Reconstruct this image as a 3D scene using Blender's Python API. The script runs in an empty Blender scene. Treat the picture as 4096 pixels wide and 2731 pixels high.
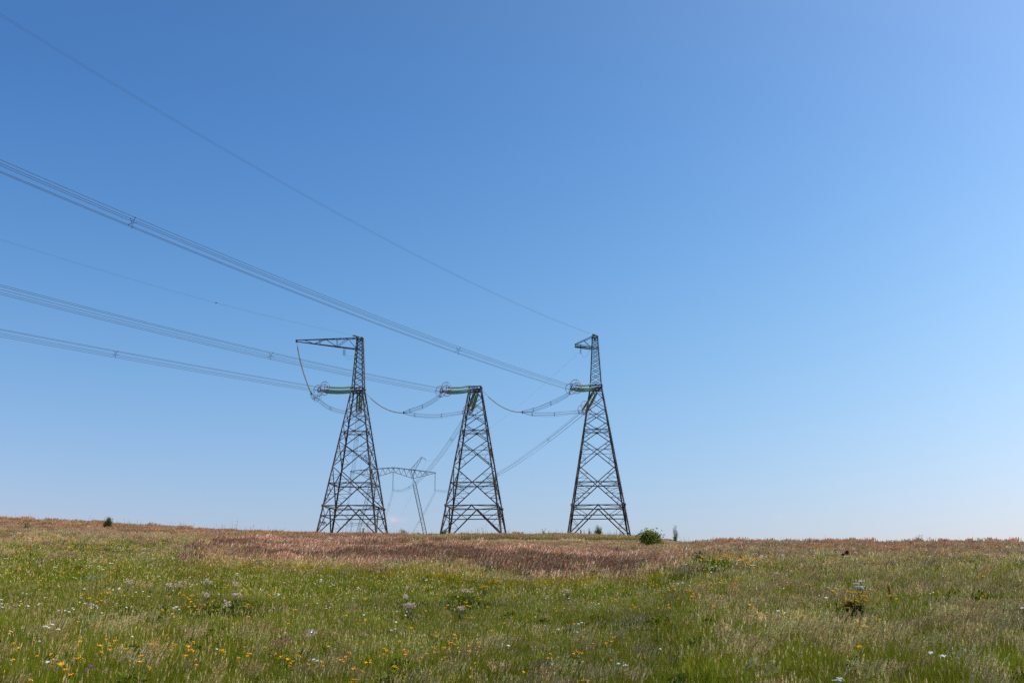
import bpy, math, random
import numpy as np
from mathutils import Vector, Matrix

random.seed(7)
RNG = np.random.default_rng(11)
R = math.radians

# ------------------------------------------------------------------ camera
FPX, CX, CY = 4200.0, 2048.0, 1365.5          # lens and centre in photograph pixels
PITCH = math.atan(1030 / FPX)
scene = bpy.context.scene
cam_d = bpy.data.cameras.new('camera')
cam = bpy.data.objects.new('camera', cam_d)
scene.collection.objects.link(cam)
cam_d.sensor_width = 36.0
cam_d.lens = FPX / 4096 * 36.0
cam_d.clip_start = 0.1
cam_d.clip_end = 30000
cam.location = (0, 0, 0)
cam.rotation_euler = (R(90) + PITCH, 0, 0)
scene.camera = cam

# ------------------------------------------------------------------ light
SUN_EL, SUN_AZ = R(51), R(104)      # azimuth measured clockwise from the view direction (+Y)
world = bpy.data.worlds.new('World')
scene.world = world
world.use_nodes = True
wn = world.node_tree.nodes
wl = world.node_tree.links
wn.clear()
w_out = wn.new('ShaderNodeOutputWorld')
w_bg = wn.new('ShaderNodeBackground')
w_sky = wn.new('ShaderNodeTexSky')
w_sky.sky_type = 'NISHITA'
w_sky.sun_disc = False
w_sky.sun_elevation = SUN_EL
w_sky.sun_rotation = SUN_AZ
w_sky.altitude = 200
w_sky.air_density = 1.0
w_sky.dust_density = 0.6
w_sky.ozone_density = 1.6
w_bg.inputs['Strength'].default_value = 0.13
wl.new(w_bg.outputs[0], w_out.inputs[0])
# a few tiny pale clouds low over the horizon, fixed in the sky's own directions
tc = wn.new('ShaderNodeTexCoord')


def wmath(op, a, b=None, c=None):
    n = wn.new('ShaderNodeMath')
    n.operation = op
    for i, v in enumerate((a, b, c)):
        if v is None:
            continue
        if isinstance(v, (int, float)):
            n.inputs[i].default_value = v
        else:
            wl.new(v, n.inputs[i])
    return n.outputs[0]


def pix_dir(px, py):
    u, v = (px - CX) / FPX, (CY - py) / FPX
    c, s = math.cos(PITCH), math.sin(PITCH)
    return Vector((u, c - v * s, s + v * c))


sep = wn.new('ShaderNodeSeparateXYZ')
wl.new(tc.outputs['Generated'], sep.inputs[0])
az = wmath('ARCTAN2', sep.outputs[0], sep.outputs[1])
el = wmath('ARCSINE', sep.outputs[2])
nz = wn.new('ShaderNodeTexNoise')
nz.inputs['Scale'].default_value = 220
nz.inputs['Detail'].default_value = 5
wl.new(tc.outputs['Generated'], nz.inputs['Vector'])
sun_v = (math.sin(SUN_AZ) * math.cos(SUN_EL), math.cos(SUN_AZ) * math.cos(SUN_EL), math.sin(SUN_EL))
dotn = wn.new('ShaderNodeVectorMath'); dotn.operation = 'DOT_PRODUCT'
wl.new(tc.outputs['Generated'], dotn.inputs[0]); dotn.inputs[1].default_value = sun_v
gsun = wmath('MINIMUM', wmath('MAXIMUM', dotn.outputs['Value'], -.4), .53)
esky = wmath('MINIMUM', wmath('MAXIMUM', sep.outputs[2], .04), .55)
SKY_FIT = [[-0.2343, 2.2957, -14.1925, 15.0404, 1.2604, 1.8365], [-0.3644, 4.012, -12.361, 10.0742, 0.89, 0.7547],
           [-0.0376, 1.3027, -1.1896, -1.2622, 0.5722, 0.3004]]
comb = wn.new('ShaderNodeCombineXYZ')
for i, (k0, k1, k2, k3, k4, k5) in enumerate(SKY_FIT):
    a = wmath('MULTIPLY_ADD', wmath('MULTIPLY_ADD', wmath('MULTIPLY_ADD', esky, k3, k2), esky, k1), esky, k0)
    b = wmath('MULTIPLY', wmath('MULTIPLY_ADD', gsun, k5, k4), gsun)
    wl.new(wmath('EXPONENT', wmath('ADD', a, b)), comb.inputs[i])
sky_col = wn.new('ShaderNodeVectorMath'); sky_col.operation = 'MULTIPLY'
wl.new(w_sky.outputs[0], sky_col.inputs[0]); wl.new(comb.outputs[0], sky_col.inputs[1])
cloud = None
for (px, py, wx, wy, k) in ((1583, 2078, 26, 9, .8), (1560, 2068, 14, 6, .5), (3130, 2062, 24, 6, .5),
                            (2440, 2085, 40, 8, .25), (2400, 2045, 20, 8, .2)):
    d = pix_dir(px, py).normalized()
    a0, e0 = math.atan2(d.x, d.y), math.asin(d.z)
    dx = wmath('DIVIDE', wmath('SUBTRACT', az, a0), wx / FPX)
    dy = wmath('DIVIDE', wmath('SUBTRACT', el, e0), wy / FPX)
    rr = wmath('ADD', wmath('MULTIPLY', dx, dx), wmath('MULTIPLY', dy, dy))
    g = wmath('MULTIPLY', wmath('EXPONENT', wmath('MULTIPLY', rr, -0.7)), k)
    cloud = g if cloud is None else wmath('ADD', cloud, g)
cloud = wmath('MULTIPLY', cloud, wmath('MULTIPLY_ADD', nz.outputs[0], 2.4, -0.55))
cl = wn.new('ShaderNodeClamp')
wl.new(cloud, cl.inputs[0])
mixc = wn.new('ShaderNodeMix')
mixc.data_type = 'RGBA'
wl.new(wmath('MULTIPLY', cl.outputs[0], 0.6), mixc.inputs[0])
wl.new(sky_col.outputs[0], mixc.inputs[6])
mixc.inputs[7].default_value = (5.9, 5.2, 5.6, 1)
wl.new(mixc.outputs[2], w_bg.inputs[0])

sun_d = bpy.data.lights.new('sun', 'SUN')
sun_d.energy = 3.6
sun_d.angle = R(0.55)
sun_d.color = (1.0, 0.95, 0.87)
sun = bpy.data.objects.new('sun', sun_d)
scene.collection.objects.link(sun)
sdir = Vector((math.sin(SUN_AZ) * math.cos(SUN_EL), math.cos(SUN_AZ) * math.cos(SUN_EL), math.sin(SUN_EL)))
sun.rotation_euler = sdir.to_track_quat('Z', 'Y').to_euler()

scene.view_settings.view_transform = 'Standard'
scene.view_settings.look = 'None'
scene.view_settings.exposure = 0.0
scene.view_settings.gamma = 1.0
scene.view_settings.use_curve_mapping = False
scene.cycles.use_denoising = False
scene.cycles.max_bounces = 6
scene.cycles.diffuse_bounces = 3
scene.cycles.transmission_bounces = 3
scene.cycles.transparent_max_bounces = 6

# ------------------------------------------------------------------ helpers
COL = scene.collection


def tag(o, label=None, cat=None, group=None, kind=None):
    if label: o['label'] = label
    if cat: o['category'] = cat
    if group: o['group'] = group
    if kind: o['kind'] = kind
    return o


def empty(name, loc=(0, 0, 0), rz=0.0, label=None, cat=None, group=None):
    o = bpy.data.objects.new(name, None)
    o.empty_display_size = 0.5
    COL.objects.link(o)
    o.location = loc
    o.rotation_euler = (0, 0, rz)
    return tag(o, label, cat, group)


def at(px, py, Y):
    """world point seen at photograph pixel (px, py) at forward distance Y"""
    d = pix_dir(px, py)
    return d * (Y / d.y)


def project(P):
    """numpy (N,3) world points -> photograph pixels"""
    c, s = math.cos(PITCH), math.sin(PITCH)
    dep = P[:, 1] * c + P[:, 2] * s
    up = -P[:, 1] * s + P[:, 2] * c
    return CX + FPX * P[:, 0] / dep, CY - FPX * up / dep


class MB:
    """collects shapes and links them as ONE mesh object"""
    def __init__(self):
        self.v, self.f, self.m = [], [], []

    def add(self, vs, fs, mi=0):
        b = len(self.v)
        self.v.extend([tuple(p) for p in vs])
        self.f.extend([tuple(b + i for i in q) for q in fs])
        self.m.extend([mi] * len(fs))

    def prof(self, a, b, pts, x, y):
        """extrude a closed profile (list of 2-D points in axes x, y) from a to b"""
        n = len(pts)
        vs = [a + x * p[0] + y * p[1] for p in pts] + [b + x * p[0] + y * p[1] for p in pts]
        fs = [(i, (i + 1) % n, n + (i + 1) % n, n + i) for i in range(n)]
        fs += [tuple(range(n - 1, -1, -1)), tuple(range(n, 2 * n))]
        self.add(vs, fs)

    def angle(self, a, b, w, t, n_in, side=1):
        """steel angle: one flange lies flat in the face, the other points along n_in"""
        a, b = Vector(a), Vector(b)
        d = (b - a).normalized()
        nn = Vector(n_in)
        y = (nn - d * nn.dot(d)).normalized()
        x = d.cross(y) * side
        pts = [(-w / 2, 0), (w / 2, 0), (w / 2, t), (-w / 2 + t, t), (-w / 2 + t, w), (-w / 2, w)]
        self.prof(a, b, pts, x, y)

    def bar(self, a, b, w, h=None, up=(0, 0, 1)):
        a, b = Vector(a), Vector(b)
        h = h or w
        d = (b - a)
        if d.length < 1e-6:
            return
        d.normalize()
        u = Vector(up)
        if abs(d.dot(u)) > 0.98:
            u = Vector((1, 0, 0))
        x = d.cross(u).normalized()
        y = x.cross(d).normalized()
        self.prof(a, b, [(-w / 2, -h / 2), (w / 2, -h / 2), (w / 2, h / 2), (-w / 2, h / 2)], x, y)

    def tube(self, pts, r, n=6, close=False):
        pts = [Vector(p) for p in pts]
        rs = r if isinstance(r, (list, tuple)) else [r] * len(pts)
        N = len(pts)
        vs, fs = [], []
        prev = None
        for i, p in enumerate(pts):
            if close:
                d = pts[(i + 1) % N] - pts[i - 1]
            else:
                d = pts[min(i + 1, N - 1)] - pts[max(i - 1, 0)]
            d.normalize()
            if prev is None:
                u = Vector((0, 0, 1)) if abs(d.z) < 0.9 else Vector((1, 0, 0))
                x = d.cross(u).normalized()
            else:
                x = (prev - d * prev.dot(d)).normalized()
            prev = x
            y = d.cross(x)
            for k in range(n):
                a = 2 * math.pi * k / n
                vs.append(p + (x * math.cos(a) + y * math.sin(a)) * rs[i])
        M = N if close else N - 1
        for i in range(M):
            j = (i + 1) % N
            for k in range(n):
                fs.append((i * n + k, i * n + (k + 1) % n, j * n + (k + 1) % n, j * n + k))
        if not close:
            fs.append(tuple(range(n - 1, -1, -1)))
            fs.append(tuple((N - 1) * n + k for k in range(n)))
        self.add(vs, fs)

    def box(self, c, sx, sy, sz, rz=0):
        c = Vector(c)
        ca, sa = math.cos(rz), math.sin(rz)
        vs = []
        for z in (-1, 1):
            for x, y in ((-1, -1), (1, -1), (1, 1), (-1, 1)):
                X, Y = x * sx / 2, y * sy / 2
                vs.append(c + Vector((X * ca - Y * sa, X * sa + Y * ca, z * sz / 2)))
        self.add(vs, [(3, 2, 1, 0), (4, 5, 6, 7), (0, 1, 5, 4), (1, 2, 6, 5), (2, 3, 7, 6), (3, 0, 4, 7)])

    def ball(self, c, r, n=6, m=4, sq=1.0):
        c = Vector(c)
        vs = [c + Vector((0, 0, r * sq))]
        for i in range(1, m):
            t = math.pi * i / m
            for k in range(n):
                a = 2 * math.pi * k / n
                vs.append(c + Vector((r * math.sin(t) * math.cos(a), r * math.sin(t) * math.sin(a), r * sq * math.cos(t))))
        vs.append(c - Vector((0, 0, r * sq)))
        fs = [(0, 1 + k, 1 + (k + 1) % n) for k in range(n)]
        for i in range(m - 2):
            for k in range(n):
                fs.append((1 + i * n + k, 1 + (i + 1) * n + k, 1 + (i + 1) * n + (k + 1) % n, 1 + i * n + (k + 1) % n))
        e = len(vs) - 1
        fs += [(e, 1 + (m - 2) * n + (k + 1) % n, 1 + (m - 2) * n + k) for k in range(n)]
        self.add(vs, fs)

    def mesh(self, name, mats):
        me = bpy.data.meshes.new(name)
        me.from_pydata(self.v, [], self.f)
        for m in (mats if isinstance(mats, (list, tuple)) else [mats]):
            me.materials.append(m)
        if any(self.m):
            me.polygons.foreach_set('material_index', self.m)
        me.update()
        return me

    def build(self, name, mats, parent=None, loc=None, smooth=False):
        me = self.mesh(name, mats)
        if smooth:
            me.polygons.foreach_set('use_smooth', [True] * len(me.polygons))
        o = bpy.data.objects.new(name, me)
        COL.objects.link(o)
        if parent is not None:
            o.parent = parent
        if loc is not None:
            o.location = loc
        return o


def new_mat(name):
    m = bpy.data.materials.new(name)
    m.use_nodes = True
    nt = m.node_tree
    nt.nodes.clear()
    out = nt.nodes.new('ShaderNodeOutputMaterial')
    return m, nt, out


def noise_mat(name, cols, scale=3.0, rough=0.7, metal=0.0, detail=4, spec=0.4, pos=None, bump=0.0):
    m, nt, out = new_mat(name)
    b = nt.nodes.new('ShaderNodeBsdfPrincipled')
    b.inputs['Roughness'].default_value = rough
    b.inputs['Metallic'].default_value = metal
    b.inputs['Specular IOR Level'].default_value = spec
    t = nt.nodes.new('ShaderNodeTexCoord')
    n = nt.nodes.new('ShaderNodeTexNoise')
    n.inputs['Scale'].default_value = scale
    n.inputs['Detail'].default_value = detail
    r = nt.nodes.new('ShaderNodeValToRGB')
    pos = pos or [0.3 + 0.4 * i / max(1, len(cols) - 1) for i in range(len(cols))]
    els = r.color_ramp.elements
    while len(els) < len(cols):
        els.new(0.5)
    for i, (c, p) in enumerate(zip(cols, pos)):
        els[i].position = p
        els[i].color = (*c, 1)
    nt.links.new(t.outputs['Object'], n.inputs['Vector'])
    nt.links.new(n.outputs[0], r.inputs[0])
    nt.links.new(r.outputs[0], b.inputs['Base Color'])
    if bump:
        bp = nt.nodes.new('ShaderNodeBump')
        bp.inputs['Strength'].default_value = bump
        nt.links.new(n.outputs[0], bp.inputs['Height'])
        nt.links.new(bp.outputs[0], b.inputs['Normal'])
    nt.links.new(b.outputs[0], out.inputs[0])
    return m


M_STEEL = noise_mat('weathered_steel', [(.020, .018, .018), (.038, .031, .028), (.12, .105, .09), (.12, .045, .02)],
                    scale=0.9, rough=0.75, spec=.25, detail=6, pos=[.3, .47, .6, .7])
M_FAR = noise_mat('galvanised_steel', [(.035, .035, .037), (.07, .07, .07)], scale=.5, rough=.8)
M_WIRE = noise_mat('aluminium_wire', [(.035, .035, .04), (.07, .07, .075)], scale=2, rough=.6, metal=.0)
M_RING = noise_mat('ring_metal', [(.16, .13, .13), (.34, .3, .3)], scale=1.6, rough=.4, metal=.5)
M_GLASS = noise_mat('green_glass_discs', [(.09, .21, .165), (.20, .36, .29)], scale=4, rough=.55, spec=.35)
M_GLASS2 = noise_mat('pale_glass_discs', [(.17, .21, .17), (.36, .41, .34)], scale=4, rough=.5, spec=.4)
M_BOARD = noise_mat('white_enamel', [(.7, .72, .74), (.8, .8, .8)], scale=3, rough=.4)
M_BLUE = noise_mat('blue_enamel', [(.02, .03, .16), (.03, .05, .22)], scale=3, rough=.4)
M_YELLOW = noise_mat('yellow_enamel', [(.7, .42, .03), (.75, .5, .05)], scale=3, rough=.4)
M_BLACK = noise_mat('black_enamel', [(.01, .01, .01), (.03, .03, .03)], scale=3, rough=.4)


# ------------------------------------------------------------------ terrain
SKY_X = [-1500, 0, 200, 430, 600, 1000, 1200, 1560, 1700, 1900, 2300, 2560, 2640, 2720, 3000, 3300, 3420, 3500, 3700, 3850, 4096, 5600]
SKY_Y = [2006, 2095, 2106, 2117, 2127, 2149, 2154, 2157, 2159, 2157, 2158, 2161, 2182, 2200, 2196, 2196, 2192, 2203, 2199, 2194, 2202, 2208]


def tan_row(py):
    v = (CY - py) / FPX
    c, s = math.cos(PITCH), math.sin(PITCH)
    return (s + v * c) / (c - v * s)


SKY_A = [(x - CX) / FPX / 1.0135 for x in SKY_X]
SKY_T = [tan_row(y) for y in SKY_Y]
T_REF = tan_row(2157)
ZY = [-200, 0, 10, 20, 30, 40, 50, 60, 70, 85, 100, 120, 150, 180, 200]
TZ = [0, 0, 0, 0, 0, 0, 0, 0, 0, 0, 0, .0512, .0546, .0563, None]
Z0 = [-3.2, -3.1, -2.7, -2.05, -1.45, -.80, -.08, .78, 1.78, 3.2, 4.55, 6.1, 8.15, 10.1, 200 * T_REF]

_ng = RNG.random((64, 64))


def vnoise(x, y):
    xi, yi = np.floor(x).astype(int), np.floor(y).astype(int)
    fx, fy = x - xi, y - yi
    fx, fy = fx * fx * (3 - 2 * fx), fy * fy * (3 - 2 * fy)
    g = _ng
    a, b = g[xi % 64, yi % 64], g[(xi + 1) % 64, yi % 64]
    c, d = g[xi % 64, (yi + 1) % 64], g[(xi + 1) % 64, (yi + 1) % 64]
    return (a * (1 - fx) + b * fx) * (1 - fy) + (c * (1 - fx) + d * fx) * fy


def fbm(x, y, o=4):
    s, a, t = 0, 1.0, 0
    for i in range(o):
        s = s + a * vnoise(x * 2 ** i + 17.3 * i, y * 2 ** i + 5.1 * i)
        t += a
        a *= .5
    return s / t


def sstep(x, a, b):
    t = np.clip((x - a) / (b - a), 0, 1)
    return t * t * (3 - 2 * t)


def ground_z(X, Y):
    X = np.asarray(X, float)
    Y = np.asarray(Y, float)
    a = np.clip(X / np.maximum(Y, 18.0), -.85, .85)
    Tp = np.interp(a, SKY_A, SKY_T)
    yc = np.interp(a, [-.6, -.3, -.2, .12, .17, .6], [165, 180, 205, 205, 150, 150])
    yy = np.minimum(Y, yc)
    u = yy * 200.0 / yc
    z0 = np.interp(u, ZY, Z0) * np.where(yy > 0, yy / np.maximum(u, 1e-3), 1)
    g = sstep(u, 35, 160)
    z = z0 + yy * (Tp - T_REF) * g
    over = np.maximum(Y - yc, 0)
    z = z + .028 * np.minimum(over, 1200) + .004 * np.maximum(over - 1200, 0) * np.exp(-over / 6000)
    amp = .16 * sstep(Y, 15, 60) + .25 * sstep(Y, 110, 180)
    z = z + amp * (fbm(X / 9.0 + 50, Y / 9.0 + 50, 3) - .5) * 1.4
    return z


def gz(x, y):
    return float(ground_z(np.array([x]), np.array([y]))[0])


def build_ground():
    ys = np.concatenate([np.linspace(-60, 12, 19), np.linspace(14, 60, 60), np.linspace(61, 240, 190), np.geomspace(245, 9000, 60)])
    na = 261
    vs, fs = [], []
    A = np.linspace(-1, 1, na)
    for y in ys:
        half = max(60, 60 + max(y, 0) * 1.05)
        X = A * half
        Z = ground_z(X, np.full(na, y))
        vs.append(np.stack([X, np.full(na, y), Z], 1))
    V = np.concatenate(vs)
    for j in range(len(ys) - 1):
        for i in range(na - 1):
            k = j * na + i
            fs.append((k, k + 1, k + na + 1, k + na))
    me = bpy.data.meshes.new('ground')
    me.from_pydata(V.tolist(), [], fs)
    me.polygons.foreach_set('use_smooth', [True] * len(me.polygons))
    m, nt, out = new_mat('soil_and_thatch')
    b = nt.nodes.new('ShaderNodeBsdfPrincipled')
    b.inputs['Roughness'].default_value = .95
    b.inputs['Specular IOR Level'].default_value = .1
    geo = nt.nodes.new('ShaderNodeNewGeometry')
    n1 = nt.nodes.new('ShaderNodeTexNoise'); n1.inputs['Scale'].default_value = .12; n1.inputs['Detail'].default_value = 6
    n2 = nt.nodes.new('ShaderNodeTexNoise'); n2.inputs['Scale'].default_value = 5; n2.inputs['Detail'].default_value = 6
    nt.links.new(geo.outputs['Position'], n1.inputs['Vector'])
    nt.links.new(geo.outputs['Position'], n2.inputs['Vector'])
    r1 = nt.nodes.new('ShaderNodeValToRGB')
    r1.color_ramp.elements[0].position = .35; r1.color_ramp.elements[0].color = (.06, .08, .012, 1)
    r1.color_ramp.elements[1].position = .65; r1.color_ramp.elements[1].color = (.11, .09, .03, 1)
    r2 = nt.nodes.new('ShaderNodeValToRGB')
    r2.color_ramp.elements[0].position = .3; r2.color_ramp.elements[0].color = (.5, .5, .45, 1)
    r2.color_ramp.elements[1].position = .7; r2.color_ramp.elements[1].color = (1.2, 1.15, 1.05, 1)
    mx = nt.nodes.new('ShaderNodeMix'); mx.data_type = 'RGBA'; mx.blend_type = 'MULTIPLY'; mx.inputs[0].default_value = 1
    nt.links.new(n1.outputs[0], r1.inputs[0]); nt.links.new(n2.outputs[0], r2.inputs[0])
    nt.links.new(r1.outputs[0], mx.inputs[6]); nt.links.new(r2.outputs[0], mx.inputs[7])
    nt.links.new(mx.outputs[2], b.inputs['Base Color'])
    nt.links.new(b.outputs[0], out.inputs[0])
    me.materials.append(m)
    o = bpy.data.objects.new('ground', me)
    COL.objects.link(o)
    o['kind'] = 'structure'


build_ground()

# ------------------------------------------------------------------ lattice masts
ROT = R(-4.5)                       # masts turned a little clockwise
XA = Vector((math.cos(ROT), math.sin(ROT), 0))
YA = Vector((-math.sin(ROT), math.cos(ROT), 0))
HB = 27.3                           # base to head underside
W0, W1 = 11.2, 2.15


def mast_half(z):
    return (W0 + (W1 - W0) * z / HB) / 2


def face_pt(k, t, z, inset=0.0, h=None):
    h = (mast_half(z) if h is None else h) - inset
    return [Vector((t * h, -h, z)), Vector((h, t * h, z)), Vector((-t * h, h, z)), Vector((-h, -t * h, z))][k]


FN = [Vector((0, 1, 0)), Vector((-1, 0, 0)), Vector((0, -1, 0)), Vector((1, 0, 0))]   # inward normals


def heights():
    rows = dict(A=2059, B=2019, C=1927, l1=1861, D=1800, l2=1767, E=1719, l3=1689, F=1660, l4=1636, G=1613, l5=1590, top=1559)
    zb = tan_row(2149) * 194
    out = {}
    for k, y in rows.items():
        z = 10.0
        for _ in range(6):
            z = tan_row(y) * (194 - mast_half(z)) - zb
        out[k] = z
    return out


H = heights()
H['l2'] = (H['D'] + H['E']) / 2


def lattice_mast(px, Y, label, top=None, arm=None, sign=False):
    base = at(px, 2149, Y)
    base.z = tan_row(2149) * Y
    root = empty('lattice_mast', base, ROT, label, 'pylon', 'steel lattice anchor masts')
    ztop = H['top']
    hd = ztop + .68
    th = mast_half(ztop)
    for sx, sy in ((-1, -1), (1, -1), (1, 1), (-1, 1)):
        m = MB()
        a = Vector((sx * W0 / 2 * 1.03, sy * W0 / 2 * 1.03, -.9))
        b = Vector((sx * th, sy * th, hd))
        d = (b - a).normalized()
        # L profile with flanges along both faces
        for (z0, z1, w) in ((-.9, H['B'], .30), (H['B'], H['E'], .26), (H['E'], hd, .22)):
            p = a + (b - a) * ((z0 - a.z) / (b.z - a.z))
            q = a + (b - a) * ((z1 - a.z) / (b.z - a.z))
            x = Vector((-sx, 0, 0)); y = Vector((0, -sy, 0)); t = .035
            pts = [(0, 0), (w, 0), (w, t), (t, t), (t, w), (0, w)]
            m.prof(p, q, pts, x, y)
        if sx == 1:
            z = 1.5
            while z < hd:
                p = a + (b - a) * ((z - a.z) / (b.z - a.z))
                m.bar(p, p + Vector((.26, 0, 0)) if int(z * 2) % 2 else p + Vector((.05, .24 * sy, 0)), .035)
                z += .5
        leg = m.build('leg', M_STEEL, root)
        f = MB()
        f.box((a.x * 1.0, a.y * 1.0, -.55), .9, .9, .7)
        f.build('footing', M_CONC, leg)
    for k in range(4):
        m = MB()
        P = lambda t, z, i=0.0: face_pt(k, t, z, i)
        n = FN[k]
        def ang(a, b, w, side=1, i=0.0):
            m.angle(a, b, w, .02, n, side)
        zA, zB, zC, zD, zE, zF, zG = (H[c] for c in 'ABCDEFG')
        sets = ((0.0, zB, .20), (zB, zC, .17))
        for (lo, hi, w) in sets:
            for s in (-1, 1):
                ang(P(s, lo), P(0, hi, .03), w, s)
                fr = ((.30, .62) if lo > 0 else (.2, .42))
                def dg(f):
                    z = lo + (hi - lo) * f
                    # point on the main diagonal
                    return P(s, lo).lerp(P(0, hi), f)
                if lo == 0.0:
                    dA = dg(zA / zB)
                    ang(P(s, zB), dA, .09, s)
                    ang(P(s, zA), dg(.36), .08, s)
                    ang(P(s, dg(.36).z), dg(.36), .06, s)
                    ang(P(s, dg(.20).z), dg(.20), .06, s)
                else:
                    for f1, f2 in ((.28, .50), (.50, .70)):
                        ang(P(s, dg(f1).z), dg(f1), .065, s)
                        ang(P(s, dg(f2).z), dg(f1), .065, s)
                        ang(P(s, dg(f2).z), dg(f2), .065, s)
                    ang(P(s, zC - .15), dg(.70), .08, s)
        # diamonds above
        seq = [(0, zC, 1, H['l1'], .15), (1, H['l1'], 0, zD, .14), (0, zD, 1, H['l2'], .13), (1, H['l2'], 0, zE, .13),
               (0, zE, 1, H['l3'], .12), (1, H['l3'], 0, zF, .12), (0, zF, 1, H['l4'], .11), (1, H['l4'], 0, zG, .11),
               (0, zG, 1, H['l5'], .11), (1, H['l5'], 0, ztop - .1, .11)]
        for (t0, z0, t1, z1, w) in seq:
            for s in (-1, 1):
                ang(P(t0 * s, z0, .0 if s > 0 else .03), P(t1 * s, z1, .0 if s > 0 else .03), w, s)
        # redundant members of the two big diamonds
        for s in (-1, 1):
            for (z0, z1, flip) in ((zC, H['l1'], 0), (H['l1'], zD, 1), (zD, H['l2'], 0)):
                if not flip:
                    mid = P(0, z0).lerp(P(s, z1), .5)
                else:
                    mid = P(s, z0).lerp(P(0, z1), .42)
                ang(P(s, mid.z), mid, .06, s)
                if not flip:
                    ang(P(s, z0 + .25), mid, .06, s)
                else:
                    ang(P(s, zD), mid, .06, s)
            mid = P(s, H['l2']).lerp(P(0, zE), .45)
            ang(P(s, zE), mid, .06, s)
        ang(P(-1, zD), P(1, zD), .07)
        ang(P(-1, zE), P(1, zE), .08)
        ang(P(-1, zF), P(1, zF), .07)
        for (z, w) in ((zE, .55), (zC, .32), (zB, .36)):
            c = P(0, z, -.012)
            x = face_pt(k, 1, z) - face_pt(k, -1, z); x.normalize()
            m.prof(c, c + n * .02, [(-w / 2, -w * .4), (w / 2, -w * .4), (w / 2, w * .4), (-w / 2, w * .4)], x, Vector((0, 0, 1)))
        m.build('face_bracing', M_STEEL, root)
    # horizontal frames
    for (z, w, dbl) in ((H['A'], .16, False), (H['B'], .17, True), (H['C'], .15, True), (H['E'], .09, True)):
        m = MB()
        for k in range(4):
            if z != H['E']:
                m.bar(face_pt(k, -1, z, .04), face_pt(k, 1, z, .04), w, w)
            if dbl:
                m.bar(face_pt(k, 0, z, .06), face_pt((k + 1) % 4, 0, z, .06), .08)
                m.bar(face_pt(k, .5, z, .06), face_pt((k + 1) % 4, -.5, z, .06), .07)
            if z == H['B']:
                c = face_pt(k, 1, z, -.01)
                m.box(c, .36, .36, .45)
        m.build('horizontal_frame', M_STEEL, root)
    # head
    m = MB()
    for k in range(4):
        for zz in (ztop, hd):
            m.bar(face_pt(k, -1, zz, -.05, th), face_pt(k, 1, zz, -.05, th), .16, .18)
        for t in (-.45, .45):
            m.bar(face_pt(k, t, ztop, -.03, th), face_pt(k, t, hd, -.03, th), .12)
        m.bar(face_pt(k, -.9, ztop, .02, th), face_pt(k, 0, hd, .02, th), .1)
        m.bar(face_pt(k, .9, ztop, .02, th), face_pt(k, 0, hd, .02, th), .1)
    m.bar((-th, -th, ztop), (th, th, ztop), .1)
    m.bar((th, -th, ztop - .06), (-th, th, ztop - .06), .1)
    for x in (-.5, 0, .5):
        m.box((x, -th - .16, ztop + .3), .14, .2, .4)
        m.box((x, th + .16, ztop + .3), .14, .2, .4)
    m.build('head_frame', M_STEEL, root)
    if top:
        t1 = top - base.z
        w1 = .58
        U = MB()
        col = empty('upper_column', (0, 0, 0)); col.parent = root
        def hw(z):
            return th + (w1 - th) * (z - hd) / (t1 - hd)
        for sx, sy in ((-1, -1), (1, -1), (1, 1), (-1, 1)):
            pts = [(0, 0), (.17, 0), (.17, .03), (.03, .03), (.03, .17), (0, .17)]
            U.prof(Vector((sx * th, sy * th, hd)), Vector((sx * w1, sy * w1, t1)), pts, Vector((-sx, 0, 0)), Vector((0, -sy, 0)))
        n = 11
        zs = [hd + (t1 - hd) * (1 - (1 - i / n) ** 1.0) for i in range(n + 1)]
        # panels get shorter towards the top
        q = .93
        tot = sum(q ** i for i in range(n)); zs = [hd]
        for i in range(n):
            zs.append(zs[-1] + (t1 - hd) * q ** i / tot)
        for k in range(4):
            for i in range(n):
                a, b = zs[i], zs[i + 1]
                U.angle(face_pt(k, -1, a, 0, hw(a)), face_pt(k, 1, b, 0, hw(b)), .085, .015, FN[k])
                U.angle(face_pt(k, 1, a, .03, hw(a)), face_pt(k, -1, b, .03, hw(b)), .085, .015, FN[k])
            for zz in (t1, t1 - .45, t1 - 2.2):
                U.bar(face_pt(k, -1, zz, .02, hw(zz)), face_pt(k, 1, zz, .02, hw(zz)), .12)
        bpy.data.objects.remove(col)
        z = hd
        while z < t1:
            p = Vector((hw(z), hw(z), z))
            U.bar(p, p + Vector((.24, 0, 0)), .03)
            z += .5
        U.build('upper_column', M_STEEL, root)
    if arm == 'long':
        m = MB()
        zt, zb_ = t1 - .05, t1 - 2.2
        L = 12.4
        tipz = t1 - .18
        for s in (-1, 1):
            y0 = s * .55
            tip_t = Vector((-L, s * .06, tipz)); tip_b = Vector((-L + .25, s * .06, tipz - .32))
            a_t = Vector((-w1, y0, zt)); a_b = Vector((-w1, y0, zb_))
            m.bar(a_t, tip_t, .12); m.bar(a_b, tip_b, .13)
            fr = [0, .15, .33, .52, .72, .88]
            for i in range(len(fr) - 1):
                if i % 2 == 0:
                    m.bar(a_b.lerp(tip_b, fr[i]), a_t.lerp(tip_t, fr[i + 1]), .075)
                else:
                    m.bar(a_t.lerp(tip_t, fr[i]), a_b.lerp(tip_b, fr[i + 1]), .075)
            for f in (.33, .62):
                m.bar(a_b.lerp(tip_b, f), a_t.lerp(tip_t, f), .06)
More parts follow.
